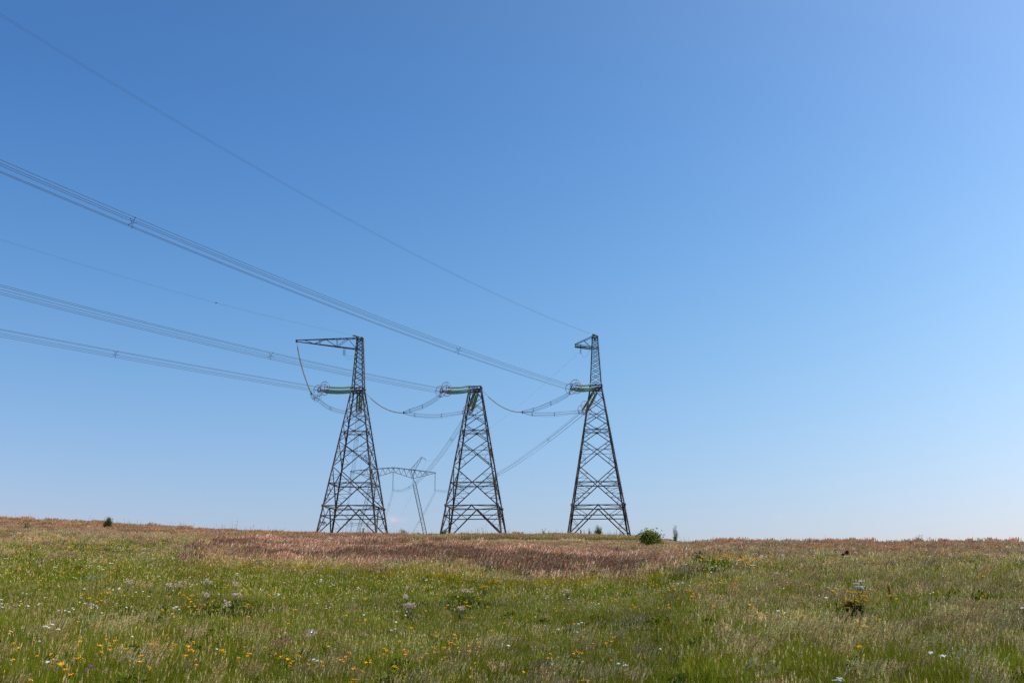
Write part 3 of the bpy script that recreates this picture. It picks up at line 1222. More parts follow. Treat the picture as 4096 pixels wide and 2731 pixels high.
# ------------------------------------------------------------------ meadow
def leaf_mat(name, trans=.35, rough=.6, gloss=.006, inst=True):
    m, nt, out = new_mat(name)
    at1 = nt.nodes.new('ShaderNodeAttribute'); at1.attribute_name = 'Col'
    at2 = nt.nodes.new('ShaderNodeAttribute'); at2.attribute_name = 'tint'; at2.attribute_type = 'INSTANCER'
    mx = nt.nodes.new('ShaderNodeMix'); mx.data_type = 'RGBA'; mx.blend_type = 'MULTIPLY'; mx.inputs[0].default_value = 1
    nt.links.new(at1.outputs['Color'], mx.inputs[6])
    if inst: nt.links.new(at2.outputs['Color'], mx.inputs[7])
    else: mx.inputs[7].default_value = (1, 1, 1, 1)
    d = nt.nodes.new('ShaderNodeBsdfDiffuse'); t = nt.nodes.new('ShaderNodeBsdfTranslucent')
    g = nt.nodes.new('ShaderNodeBsdfGlossy'); g.inputs['Roughness'].default_value = .45
    nt.links.new(mx.outputs[2], d.inputs[0]); nt.links.new(mx.outputs[2], t.inputs[0])
    ms = nt.nodes.new('ShaderNodeMixShader'); ms.inputs[0].default_value = trans
    nt.links.new(d.outputs[0], ms.inputs[1]); nt.links.new(t.outputs[0], ms.inputs[2])
    m2 = nt.nodes.new('ShaderNodeMixShader'); m2.inputs[0].default_value = gloss
    nt.links.new(ms.outputs[0], m2.inputs[1]); nt.links.new(g.outputs[0], m2.inputs[2])
    nt.links.new(m2.outputs[0], out.inputs[0])
    return m


def plain_leaf_mat(name, cols, trans=.3, gloss=.08, scale=6):
    m, nt, out = new_mat(name)
    geo = nt.nodes.new('ShaderNodeNewGeometry')
    n = nt.nodes.new('ShaderNodeTexNoise'); n.inputs['Scale'].default_value = scale; n.inputs['Detail'].default_value = 3
    nt.links.new(geo.outputs['Position'], n.inputs['Vector'])
    r = nt.nodes.new('ShaderNodeValToRGB')
    els = r.color_ramp.elements
    while len(els) < len(cols): els.new(.5)
    for i, c in enumerate(cols):
        els[i].position = .32 + .36 * i / (len(cols) - 1); els[i].color = (*c, 1)
    nt.links.new(n.outputs[0], r.inputs[0])
    d = nt.nodes.new('ShaderNodeBsdfDiffuse'); t = nt.nodes.new('ShaderNodeBsdfTranslucent')
    g = nt.nodes.new('ShaderNodeBsdfGlossy'); g.inputs['Roughness'].default_value = .4
    nt.links.new(r.outputs[0], d.inputs[0]); nt.links.new(r.outputs[0], t.inputs[0])
    ms = nt.nodes.new('ShaderNodeMixShader'); ms.inputs[0].default_value = trans
    nt.links.new(d.outputs[0], ms.inputs[1]); nt.links.new(t.outputs[0], ms.inputs[2])
    m2 = nt.nodes.new('ShaderNodeMixShader'); m2.inputs[0].default_value = gloss
    nt.links.new(ms.outputs[0], m2.inputs[1]); nt.links.new(g.outputs[0], m2.inputs[2])
    nt.links.new(m2.outputs[0], out.inputs[0])
    return m


M_GRASS = leaf_mat('grass_blades')
M_FLOWER = leaf_mat('flower_petals', inst=False)

GREEN = (.16, .20, .007)
YGREEN = (.28, .27, .016)
DGREEN = (.052, .092, .006)
OLIVE = (.215, .21, .012)
TAN = (.46, .35, .13)
STRAW = (.58, .48, .20)
PINK = (.66, .37, .22)
PINKD = (.46, .205, .12)
PINKL = (.84, .62, .42)
BROWN = (.20, .12, .03)

def jit(c, k=.15):
    f = 1 + random.uniform(-k, k)
    return tuple(max(0, x * f * (1 + random.uniform(-.06, .06))) for x in c)


class Tuft:
    def __init__(self):
        self.v, self.f, self.c = [], [], []

    def blade(self, x, y, h, w, lean, la, c0, c1, bend=.5, segs=3):
        """tapering bent blade"""
        fa = random.uniform(0, 2 * math.pi)
        wx, wy = math.cos(fa) * w / 2, math.sin(fa) * w / 2
        b = len(self.v)
        for i in range(segs):
            t = i / segs
            o = lean * (t * (1 - bend) + t * t * bend)
            px, py, pz = x + math.cos(la) * o * h, y + math.sin(la) * o * h, h * t * (1 - .15 * lean * t)
            k = 1 - t * .6
            self.v += [(px - wx * k, py - wy * k, pz), (px + wx * k, py + wy * k, pz)]
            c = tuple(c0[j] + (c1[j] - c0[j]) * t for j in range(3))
            self.c += [c, c]
        o = lean
        self.v.append((x + math.cos(la) * o * h, y + math.sin(la) * o * h, h * (1 - .15 * lean)))
        self.c.append(c1)
        for i in range(segs - 1):
            self.f.append((b + 2 * i, b + 2 * i + 1, b + 2 * i + 3, b + 2 * i + 2))
        e = b + 2 * segs
        self.f.append((e - 2, e - 1, e))

    def plume(self, x, y, z, dx, dy, L, w, c0, c1, n=7):
        """feathery seed head: crossing slivers round its axis"""
        for i in range(n):
            t = i / n
            a = random.uniform(0, 6.283)
            cx, cy, cz = x + dx * L * t, y + dy * L * t, z + L * t
            ww = w * math.sin(math.pi * min(1, .25 + t * .75)) * .9 + w * .15
            ox, oy = math.cos(a) * ww, math.sin(a) * ww
            b = len(self.v)
            s = L / n * 1.9
            self.v += [(cx, cy, cz), (cx + ox, cy + oy, cz + s * .55), (cx + dx * s, cy + dy * s, cz + s), (cx - ox, cy - oy, cz + s * .5)]
            c = jit(tuple(c0[j] + (c1[j] - c0[j]) * t for j in range(3)), .10)
            self.c += [c] * 4
            self.f.append((b, b + 1, b + 2, b + 3))

    def leaf(self, x, y, z, L, w, az, el, c):
        d = (math.cos(az) * math.cos(el), math.sin(az) * math.cos(el), math.sin(el))
        s = (-math.sin(az), math.cos(az), 0)
        b = len(self.v)
        m = (x + d[0] * L * .45, y + d[1] * L * .45, z + d[2] * L * .45)
        self.v += [(x, y, z), (m[0] + s[0] * w, m[1] + s[1] * w, m[2] + w * .3), (x + d[0] * L, y + d[1] * L, z + d[2] * L - L * .15),
                   (m[0] - s[0] * w, m[1] - s[1] * w, m[2] + w * .3)]
        self.c += [c] * 4
        self.f += [(b, b + 1, b + 2), (b, b + 2, b + 3)]

    def disc(self, x, y, z, r, c, n=6, dome=.3, rim=None):
        b = len(self.v)
        tx, ty = random.uniform(-.25, .25), random.uniform(-.25, .25)
        self.v.append((x, y, z + r * dome)); self.c.append(c)
        for i in range(n):
            a = 2 * math.pi * i / n
            rr = r * random.uniform(.85, 1.1)
            ox, oy = math.cos(a) * rr, math.sin(a) * rr
            self.v.append((x + ox, y + oy, z + ox * tx + oy * ty)); self.c.append(rim or c)
        self.v.append((x, y, z - r * .35)); self.c.append(rim or c)
        for i in range(n):
            self.f.append((b, b + 1 + i, b + 1 + (i + 1) % n))
            self.f.append((b + n + 1, b + 1 + (i + 1) % n, b + 1 + i))

    def mesh(self, name, mat):
        me = bpy.data.meshes.new(name)
        me.from_pydata(self.v, [], self.f)
        ca = me.color_attributes.new('Col', 'FLOAT_COLOR', 'POINT')
        arr = np.ones((len(self.v), 4), np.float32)
        arr[:, :3] = np.array(self.c, np.float32)
        ca.data.foreach_set('color', arr.ravel())
        me.materials.append(mat)
        return me


def rdisc(r):
    a = random.uniform(0, 6.283); q = r * math.sqrt(random.random())
    return math.cos(a) * q, math.sin(a) * q


WIND = .25      # the grass leans to the right


def la():
    return random.gauss(0.15, 1.0) if random.random() < .6 else random.uniform(0, 6.283)


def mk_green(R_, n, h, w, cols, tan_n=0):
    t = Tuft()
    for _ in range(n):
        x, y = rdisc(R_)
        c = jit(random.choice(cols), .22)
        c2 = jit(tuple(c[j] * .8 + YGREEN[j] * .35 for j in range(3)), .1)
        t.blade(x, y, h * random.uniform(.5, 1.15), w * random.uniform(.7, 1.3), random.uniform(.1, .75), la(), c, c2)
    for _ in range(tan_n):
        x, y = rdisc(R_)
        hh = h * random.uniform(1.0, 1.5); ln = random.uniform(.05, .35); a = la()
        c = jit(random.choice((TAN, STRAW)), .2)
        t.blade(x, y, hh, w * .45, ln, a, jit(OLIVE), c, .3)
        t.plume(x + math.cos(a) * ln * hh * .95, y + math.sin(a) * ln * hh * .95, hh * .9, math.cos(a) * ln, math.sin(a) * ln, h * .22, w * 1.0, c, c, 4)
    return t


def mk_plumes(R_, n, h, w, c0s, base, ng):
    t = Tuft()
    for _ in range(ng):
        x, y = rdisc(R_)
        t.blade(x, y, h * random.uniform(.35, .75), w * random.uniform(.8, 1.3), random.uniform(.1, .6), la(), jit(base, .2), jit(tuple(.6 * base[j] + .4 * YGREEN[j] for j in range(3)), .2))
    for _ in range(n):
        x, y = rdisc(R_)
        hh = h * random.uniform(.72, 1.1); ln = random.uniform(.08, .42); a = random.gauss(0.1, .55)
        c = random.choice(c0s)
        t.blade(x, y, hh * .9, w * .5, ln, a, jit(base, .1), jit(c), .4, 2)
        t.plume(x + math.cos(a) * ln * hh * .8, y + math.sin(a) * ln * hh * .8, hh * .78, math.cos(a) * (ln + .25), math.sin(a) * (ln + .2), h * .26, w * 1.9, jit(c, .15), jit(c, .2), 7)
    return t


def mk_weed(R_, h, n, cols):
    t = Tuft()
    for _ in range(n):
        x, y = rdisc(R_ * .7)
        hh = h * random.uniform(.6, 1.1)
        a = random.uniform(0, 6.28)
        t.blade(x, y, hh, .02, .2, a, jit(DGREEN), jit(GREEN))
        for k in range(7):
            z = hh * (.15 + .8 * k / 7)
            t.leaf(x, y, z, random.uniform(.1, .2), random.uniform(.025, .05), random.uniform(0, 6.28), random.uniform(-.2, .9), jit(random.choice(cols), .25))
    return t


def mk_flower(kind, nst=1, R_=.05, h=.5):
    t = Tuft()
    for _ in range(nst):
        x, y = rdisc(R_)
        hh = h * random.uniform(.8, 1.15)
        a = random.uniform(0, 6.28); ln = .12
        t.blade(x, y, hh, .012, ln, a, jit(DGREEN), jit(GREEN))
        X, Y_ = x + math.cos(a) * ln * hh, y + math.sin(a) * ln * hh
        if kind == 'white':
            t.disc(X, Y_, hh, .05, (.86, .85, .78), 7, .5)
            for k in range(6):
                ox, oy = rdisc(.06)
                t.disc(X + ox, Y_ + oy, hh + random.uniform(-.01, .01), .026, jit((.86, .85, .78), .05), 5, .7)
        elif kind == 'yellow':
            t.disc(X, Y_, hh, .038, (.95, .50, .02), 6, .5)
            for k in range(4):
                ox, oy = rdisc(.06)
                t.disc(X + ox, Y_ + oy, hh + random.uniform(-.02, .02), .027, jit((.95, .52, .02), .08), 5, .7)
        elif kind == 'lemon':
            for k in range(6):
                ox, oy = rdisc(.07)
                t.disc(X + ox, Y_ + oy, hh + random.uniform(-.05, .05), .02, jit((.62, .55, .03), .12), 5, .4)
        elif kind == 'purple':
            for k in range(2):
                ox, oy = rdisc(.04)
                t.disc(X + ox, Y_ + oy, hh - .02 * k, .028, jit((.28, .12, .34), .2), 6, .8)
        elif kind == 'brown':
            for k in range(4):
                t.disc(X, Y_, hh - .05 * k, .025, jit((.16, .07, .035), .2), 5, .6)
    return t


PROTO = {}


def protos(key, makers):
    c = bpy.data.collections.new('proto_' + key)       # not linked to the scene: only a source of instances
    for i, t in enumerate(makers):
        me = t.mesh('%s_tuft' % key, M_GRASS)
        c.objects.link(bpy.data.objects.new('%s_%02d' % (key, i), me))
    PROTO[key] = c


def scatter(name, label, cat, key, P, rz, sc, tint):
    me = bpy.data.meshes.new(name)
    N = len(P)
    me.vertices.add(N)
    me.vertices.foreach_set('co', P.astype(np.float32).ravel())
    a = me.attributes.new('rot', 'FLOAT_VECTOR', 'POINT')
    rot = np.zeros((N, 3), np.float32); rot[:, 2] = rz
    a.data.foreach_set('vector', rot.ravel())
    a = me.attributes.new('scl', 'FLOAT_VECTOR', 'POINT'); a.data.foreach_set('vector', sc.astype(np.float32).ravel())
    a = me.attributes.new('idx', 'INT', 'POINT'); a.data.foreach_set('value', RNG.integers(0, 1000, N).astype(np.int32))
    a = me.attributes.new('tint', 'FLOAT_COLOR', 'POINT')
    tt = np.ones((N, 4), np.float32); tt[:, :3] = tint
    a.data.foreach_set('color', tt.ravel())
    o = bpy.data.objects.new(name, me)
    COL.objects.link(o)
    me.materials.append(M_GRASS)
    ng = bpy.data.node_groups.new('scatter_' + name, 'GeometryNodeTree')
    ng.interface.new_socket('Geometry', in_out='INPUT', socket_type='NodeSocketGeometry')
    ng.interface.new_socket('Geometry', in_out='OUTPUT', socket_type='NodeSocketGeometry')
    gi = ng.nodes.new('NodeGroupInput'); go = ng.nodes.new('NodeGroupOutput')
    iop = ng.nodes.new('GeometryNodeInstanceOnPoints')
    ci = ng.nodes.new('GeometryNodeCollectionInfo')
    ci.inputs['Collection'].default_value = PROTO[key]
    ci.inputs['Separate Children'].default_value = True
    ci.inputs['Reset Children'].default_value = True
    iop.inputs['Pick Instance'].default_value = True
    def attr(nm, ty):
        n = ng.nodes.new('GeometryNodeInputNamedAttribute'); n.data_type = ty; n.inputs['Name'].default_value = nm
        return n.outputs[0]
    e2r = ng.nodes.new('FunctionNodeEulerToRotation')
    ng.links.new(attr('rot', 'FLOAT_VECTOR'), e2r.inputs[0])
    ng.links.new(e2r.outputs[0], iop.inputs['Rotation'])
    ng.links.new(attr('scl', 'FLOAT_VECTOR'), iop.inputs['Scale'])
    ng.links.new(attr('idx', 'INT'), iop.inputs['Instance Index'])
    ng.links.new(gi.outputs[0], iop.inputs['Points'])
    ng.links.new(ci.outputs[0], iop.inputs['Instance'])
    ng.links.new(iop.outputs[0], go.inputs[0])
    md = o.modifiers.new('scatter', 'NODES'); md.node_group = ng
    tag(o, label, cat, None, 'stuff')
    return o


# tuft prototypes in three sizes: near, middle, far
LOD = {'n': (.24, 1.0, .85), 'm': (.42, 1.35, 1.8), 'f': (.8, 1.7, 3.2)}     # radius, count factor, width factor
for L, (Rr, cf, wf) in LOD.items():
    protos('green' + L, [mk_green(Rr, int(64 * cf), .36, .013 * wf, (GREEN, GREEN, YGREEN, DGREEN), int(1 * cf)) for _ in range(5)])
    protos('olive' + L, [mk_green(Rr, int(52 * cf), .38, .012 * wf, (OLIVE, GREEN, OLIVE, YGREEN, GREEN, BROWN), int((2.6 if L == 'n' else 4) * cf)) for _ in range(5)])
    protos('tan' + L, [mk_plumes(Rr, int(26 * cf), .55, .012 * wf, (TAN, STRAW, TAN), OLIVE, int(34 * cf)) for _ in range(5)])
    protos('weed' + L, [mk_weed(Rr, .38, int(9 * cf), (DGREEN, DGREEN, GREEN)) for _ in range(4)])
    if L != 'n':
        protos('pink' + L, [mk_plumes(Rr, int(26 * cf), .80, .015 * wf * .75, (PINK, PINKD, PINKD, PINKL, TAN), YGREEN, int(36 * cf)) for _ in range(6)])
for k in ('white', 'yellow', 'lemon', 'purple', 'brown'):
    protos(k, [mk_flower(k, n, .14, .62) for n in (1, 1, 2, 3)])


def cand(y0, y1, dens):
    """jittered random points on the hill inside a widened view"""
    A = 0.53
    area = (y1 - y0) * ((y0 + y1) * A + 2 * 7)
    N = int(area * dens)
    y = np.sqrt(RNG.random(N) * (y1 ** 2 - y0 ** 2) + y0 ** 2)
    x = (RNG.random(N) * 2 - 1) * (y * A + 7)
    return np.stack([x, y, ground_z(x, y)], 1)


PX = [700, 800, 1000, 1300, 1500, 1800, 2000, 2300, 2600, 2720, 2800]
PT = [2190, 2170, 2154, 2150, 2157, 2168, 2176, 2190, 2212, 2224, 2240]
PBt = [2192, 2196, 2206, 2212, 2232, 2244, 2258, 2268, 2256, 2246, 2240]


def weights(P):
    Q = P.copy(); Q[:, 2] += .85
    ux, uy = project(Q)
    Q[:, 2] -= .5
    vx, vy = project(Q)
    X, Y = P[:, 0], P[:, 1]
    n1 = fbm(X / 5, Y / 9, 3); n2 = fbm(X / 2.2 + 30, Y / 4 + 9, 3); n3 = fbm(X / 14 + 3, Y / 22 + 8, 2)
    e = (n2 - .5) * 34
    pt, pb = np.interp(ux, PX, PT), np.interp(ux, PX, PBt)
    e2 = (n1 - .5) * 60 + (n2 - .5) * 60
    pink = sstep(uy + e * .8, pt - 10, pt + 10) * (1 - sstep(uy + e2, pb - 34, pb + 18)) * sstep(ux + e2 * 3, 740, 900) * (1 - sstep(ux + e2 * 3, 2640, 2800))
    halo = sstep(uy, pt - 25, pt + 5) * (1 - sstep(uy, pb - 20, pb + 34)) * sstep(ux, 640, 820) * (1 - sstep(ux, 2700, 2950))
    pink = np.maximum(pink * (.5 + .5 * sstep(n2, .3, .55)), .5 * halo * sstep(n2, .5, .62))
    sky = np.interp(vx, SKY_X, SKY_Y)
    dsk = vy - sky                                  # pixels below the skyline
    # seedy tan and pink fringe along the brow
    fr = (1 - sstep(dsk + e * .5, 2, np.where(vx < 1300, 18, 24))) * np.where((vx > 1640) & (vx < 2620), .15, 1)
    strip = (vx > 1640) * (vx < 2630) * sstep(vy, 2150, 2155) * (1 - sstep(vy, 2168, 2174))
    tan = .05 + .0 * X
    tan = tan + 2.6 * (vx > 1250) * (vx < 2760) * sstep(vy, 2164, 2172) * (1 - sstep(vy, 2195, 2220))
    tan = tan + .42 * (1 - sstep(vx, 700, 1150)) * (1 - sstep(vy + e * 2, 2105, 2210)) * (.4 + 1.2 * n1)
    tan = tan + .6 * sstep(vx, 2650, 2850) * (1 - sstep(vy + e, 2205, 2250))
    tan = tan + .16 * sstep(vx, 2300, 3000) * n3 * 1.6
    tan = tan + .10 * sstep(vy + e, 2480, 2600)
    g = lambda cx, cy, sx, sy, k: k * np.exp(-((vx - cx) / sx) ** 2 - ((vy - cy) / sy) ** 2)
    tan = tan + g(3850, 2470, 240, 45, .9) + g(3350, 2270, 300, 18, .5) + g(3250, 2560, 250, 30, .35) + g(700, 2540, 400, 22, .22)
    tan = tan - g(3600, 2440, 170, 40, .5) - g(3300, 2250, 260, 12, .3)
    green = 1.7 * sstep(vy, 2225, 2300) * (1 - sstep(vy + e, 2440, 2560)) * (1 - .75 * sstep(vx, 1900, 3000))
    green = green + 6 * strip + .55 * sstep(vy, 2400, 2560) + .45 * sstep(vx, 2000, 2800) * sstep(vy, 2225, 2300) + g(3600, 2440, 190, 45, 1.0) + g(2650, 2400, 350, 40, .4) + g(200, 2450, 300, 60, .4)
    green = green + .7 * (1 - sstep(vx, 300, 1200)) * sstep(vy + e, 2110, 2200)
    olive = .55 + .3 * sstep(vx, 2000, 3200) + .3 * sstep(vy, 2450, 2600)
    tan = tan + .45 * sstep(vy, pb - 10, pb + 8) * (1 - sstep(vy, pb + 50, pb + 90)) * (vx > 800) * (vx < 2750)
    tan = tan + 1.3 * pink * (.4 + 1.2 * n1) + 3.0 * pink * (1 - sstep(ux, 950, 1250))
    weed = .10 + g(900, 2440, 110, 22, 4.0) + g(1880, 2410, 80, 24, 4) + g(2800, 2262, 70, 22, 4.0) + g(3880, 2400, 130, 18, 3) \
        + g(520, 2450, 110, 24, 1.5) + g(3400, 2440, 60, 28, 4) + g(2600, 2480, 200, 12, 1.5) + g(1620, 2720, 60, 40, 1.5) + g(3650, 2720, 90, 30, 1.0) + g(300, 2190, 300, 40, .3) + g(2550, 2310, 160, 30, .25) + g(3950, 2240, 120, 16, .5)
    W = np.stack([green * (.5 + n1), olive * (.5 + n3), np.clip(tan, 0, 3.2) * (.35 + 1.3 * n2), weed * (.3 + n1) * 1.3,
                  2.2 * fr * (.3 + 1.2 * n2)], 1)
    W = np.clip(W, 0, None)
    W *= np.stack([1 + 0 * strip] + [1 - .93 * strip] * 4, 1)
    W *= np.stack([1 - .9 * pink, 1 - .9 * pink, 1 - .2 * pink, 1 - .95 * pink, 1 - .9 * pink], 1)
    W = np.concatenate([W, (pink * 2.0)[:, None]], 1)
    W = W / W.sum(1, keepdims=True)
    W = W ** 1.7
    return W / W.sum(1, keepdims=True), (vx, vy, n1, n2, n3, dsk)


SETS = {}
for L, (y0, y1, dens) in {'n': (13, 46, 23), 'm': (46, 105, 7.5), 'f': (105, 236, 2.6)}.items():
    P = cand(y0, y1, dens)
    W, (vx, vy, n1, n2, n3, dsk) = weights(P)
    keep = (dsk > -60) | (P[:, 1] < 215)
    c = (W.cumsum(1) < RNG.random(len(P))[:, None]).sum(1)
    rz = RNG.normal(0, .35, len(P))
    base_s = RNG.uniform(.75, 1.25, len(P))
    sc3 = np.stack([base_s, base_s, base_s * (.8 + .45 * n1)], 1)
    fine = fbm(P[:, 0] / .9 + 71, P[:, 1] / 1.1 + 13, 2)
    fine2 = fbm(P[:, 0] / 2.8 + 11, P[:, 1] / 3.6 + 43, 2)
    t = RNG.uniform(.86, 1.14, (len(P), 1)) * (1 + RNG.normal(0, .06, (len(P), 3))) * (.55 + .5 * fine + .4 * fine2 + .15 * n3)[:, None]
    sc3[:, 2] *= (.7 + .4 * fine + .25 * fine2)
    if L == 'n': t = t * .93
    for ci, (k, kind) in enumerate((('green', 'green'), ('olive', 'olive'), ('tan', 'tan'), ('weed', 'weed'), ('fringe', 'tan'), ('pink', 'pink'))):
        s = (c == ci) & keep
        if not s.any(): continue
        tt = t[s].copy(); ss = sc3[s].copy()
        pk = kind + L
        if k == 'fringe':
            tt *= np.array([1.0, .80, .82]); ss[:, 2] *= RNG.uniform(.55, .85, len(ss)) + .6 * RNG.random(len(ss)) ** 8; tt *= np.array([1.10, 1.02, 1.32])
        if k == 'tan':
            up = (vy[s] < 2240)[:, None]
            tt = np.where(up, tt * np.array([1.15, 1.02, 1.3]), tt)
        if k in ('green', 'olive'):
            # taller yellowing grass along the lower edge of the plumed band
            pbx = np.interp(vx[s], PX, PBt)
            ed = ((vy[s] > pbx - 10) & (vy[s] < pbx + 75) & (vx[s] > 800) & (vx[s] < 2700))
            ss[ed, 2] *= 1.4
            tt[ed] *= np.array([1.35, 1.12, 1.25])
        if k == 'green':
            # clean short green strip below the masts
            st = (vx[s] > 1640) & (vx[s] < 2630) & (vy[s] < 2176)
            ss[st, 2] *= .8; tt[st] *= np.array([.78, .78, 1.0])
        if k == 'pink':
            if L == 'n': pk = 'pinkm'
            pn = fbm(P[s, 0] / 6 + 5, P[s, 1] / 7 + 3, 3)
            tt = tt * .35 + .68
            tt *= (.68 + .54 * sstep(pn, .36, .62))[:, None] * (1 + .35 * (sstep(pn, .36, .62))[:, None] * np.array([.1, .3, .35]))
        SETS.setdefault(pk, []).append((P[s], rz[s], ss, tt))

LAB = {
    'greenn': ('meadow_grass', 'fresh green grass of the near meadow', 'grass'),
    'greenm': ('meadow_grass', 'fresh green grass half way up the slope', 'grass'),
    'greenf': ('meadow_grass', 'fresh green grass in the far strip below the masts', 'grass'),
    'oliven': ('mixed_grass', 'olive grass with dry seed heads in the near meadow', 'grass'),
    'olivem': ('mixed_grass', 'olive grass with dry seed heads half way up the slope', 'grass'),
    'olivef': ('mixed_grass', 'olive grass with dry seed heads near the brow of the hill', 'grass'),
    'tann': ('dry_grass', 'dry straw coloured seeding grass in the near meadow', 'grass'),
    'tanm': ('dry_grass', 'dry straw coloured seeding grass on the middle of the slope', 'grass'),
    'tanf': ('dry_grass', 'dry tan and pinkish seeding grass along the brow of the hill', 'grass'),
    'weedn': ('leafy_ground_cover', 'dark leafy weeds among the near grass', 'weeds'),
    'weedm': ('leafy_ground_cover', 'dark leafy weeds half way up the slope', 'weeds'),
    'weedf': ('leafy_ground_cover', 'dark leafy weeds near the brow of the hill', 'weeds'),
    'pinkm': ('plumed_reed_grass', 'tall pink plumed grass in the front of the reddish band', 'grass'),
    'pinkf': ('plumed_reed_grass', 'tall pink plumed grass in the back of the reddish band', 'grass'),
}
for pk, L in SETS.items():
    P, rz, ss, tt = (np.concatenate([q[i] for q in L]) for i in range(4))
    nm, lab, cat = LAB[pk]
    scatter(nm, lab, cat, pk, P, rz, ss, tt)

# ------------------------------------------------------------------ wild flowers: the farther mass as ground cover
def flower_density(kind, vx, vy, n1, n2):
    g = lambda cx, cy, sx, sy, k: k * np.exp(-((vx - cx) / sx) ** 2 - ((vy - cy) / sy) ** 2)
    if kind == 'white':
        d = .12 + g(450, 2135, 350, 22, 1.3) + g(250, 2440, 300, 50, .9) + g(1200, 2440, 300, 40, .5) + g(3550, 2225, 300, 25, .9) \
            + g(3300, 2390, 200, 30, .5) + g(3000, 2240, 200, 25, .6) + g(600, 2620, 500, 60, .4)
    elif kind == 'yellow':
        d = .10 + g(250, 2190, 300, 35, 1.4) + g(1400, 2680, 600, 55, 4.0) + g(300, 2680, 350, 50, 1.6) + g(2950, 2250, 170, 28, 2.6) \
            + g(2750, 2390, 160, 40, 1.4) + g(3420, 2400, 140, 30, 1.0) + g(700, 2420, 400, 50, .4) + g(3560, 2430, 120, 30, .9) + g(3650, 2245, 250, 14, .6)
    elif kind == 'lemon':
        d = .05 + g(150, 2110, 200, 14, 1.3) + g(420, 2128, 120, 10, 1) + g(3700, 2250, 250, 15, .8) + g(2900, 2225, 300, 14, .9) + g(450, 2350, 100, 25, .5) + g(1640, 2600, 60, 12, 1.0)
    elif kind == 'purple':
        d = .04 + g(150, 2210, 120, 30, .5) + g(2920, 2275, 120, 12, 1.2) + g(3560, 2275, 250, 12, .6) + g(1350, 2390, 120, 20, .3)
    else:
        d = .06 + g(3300, 2300, 500, 60, .3) + g(500, 2550, 500, 40, .3) + g(3700, 2200, 400, 20, .4)
    return d * (.1 + 3.4 * n2 ** 2.6)


flower_pts = {}
for kind, dens in (('white', 1.0), ('yellow', 1.5), ('lemon', 1.0), ('purple', .9), ('brown', 1.2)):
    P = np.concatenate([cand(15, 60, dens * 2.4), cand(60, 150, dens * 1.3)])
    _, (vx, vy, n1, n2, n3, dsk) = weights(P)
    W = weights(P)[0]
    far = np.clip(60 / P[:, 1], .3, 1)
    p = flower_density(kind, vx, vy, n1, fbm(P[:, 0] / 1.3 + 7, P[:, 1] / 1.6 + len(kind), 2)) * .36 * (1 - W[:, 5]) * sstep(dsk, 12, 45)
    s = RNG.random(len(P)) < p
    flower_pts[kind] = P[s]
    if kind == 'brown':
        # taller stalks that break the line of the brow
        B = cand(118, 204, .16)
        flower_pts[kind] = np.concatenate([P[s], B[fbm(B[:, 0] / 5, B[:, 1] / 5, 2) > .5]])

FL = {'white': ('small white flower cluster standing in the meadow grass nearest the viewer', 'white wildflowers in the foreground'),
      'yellow': ('small golden yellow flower cluster standing in the meadow grass nearest the viewer', 'yellow wildflowers in the foreground')}
for kind in flower_pts:
    P = flower_pts[kind]
    P = P[np.argsort(P[:, 1])]
    near = np.zeros(len(P), bool)
    if kind in FL:
        ux, uy = project(P + np.array([0, 0, .5]))
        inside = (ux > 0) & (ux < 4096) & (uy < 2731)
        idx = np.where(inside)[0][:(120 if kind == 'white' else 150)]
        near[idx] = True
        meshes = [mk_flower(kind, n, .07, .64).mesh('%s_wildflower' % kind, M_FLOWER) for n in (1, 1, 1, 2)]
        for i in idx:
            o = bpy.data.objects.new('%s_wildflower' % kind, random.choice(meshes))
            o.location = P[i]
            o.rotation_euler = (0, 0, random.uniform(0, 6.28))
            q = random.uniform(.42, .80)
            o.scale = (q, q, .8 + .3 * q)
            COL.objects.link(o)
            tag(o, FL[kind][0], 'flower', FL[kind][1])
    Q = P[~near]
    n = len(Q)
    q = RNG.uniform(.5, 1.0, n) * (1 + .7 * sstep(Q[:, 1], 40, 110))
    nm, lab = {'white': ('white_wildflowers', 'white flower specks scattered over the farther slope'),
               'yellow': ('yellow_wildflowers', 'golden flower specks scattered over the farther slope'),
               'lemon': ('lemon_wildflowers', 'pale yellow flower haze in patches of the meadow'),
               'purple': ('purple_wildflowers', 'small purple flowers scattered in the meadow'),
               'brown': ('seed_heads', 'dark brown dry seed heads scattered in the meadow')}[kind]
    scatter(nm, lab, 'flowers', kind, Q, RNG.uniform(0, 6.28, n), np.stack([q, q, 1 + sstep(Q[:, 1], 105, 120) * RNG.uniform(0, 1.3, n)], 1), np.ones((n, 3)))

# ------------------------------------------------------------------ shrubs and single plants
M_BUSH = plain_leaf_mat('bush_leaves', [(.09, .13, .012), (.20, .25, .025), (.36, .36, .05)], .25, .12, 5)
M_BUSHD = plain_leaf_mat('dark_shrub_leaves', [(.045, .08, .022), (.09, .135, .035), (.17, .19, .055)], .2, .1, 6)
M_GREY = plain_leaf_mat('grey_green_leaves', [(.17, .21, .08), (.30, .33, .16)], .3, .06, 6)
M_BARK = noise_mat('bark', [(.09, .065, .045), (.17, .13, .09)], scale=8, rough=.9)
M_DOCK = plain_leaf_mat('rusty_seed_leaves', [(.10, .02, .01), (.22, .05, .02)], .2, .02, 8)
M_STALK = plain_leaf_mat('dry_stalk', [(.12, .06, .03), (.25, .14, .07)], .05, .02, 8)
M_GSTEM = plain_leaf_mat('green_stem', [(.05, .09, .02), (.10, .15, .04)], .1, .03, 8)
M_FLUFF = plain_leaf_mat('thistle_fluff', [(.66, .44, .36), (.85, .72, .64)], .3, .0, 14)
M_WHITEF = plain_leaf_mat('white_petals', [(.7, .7, .62), (.82, .82, .78)], .3, .02, 8)
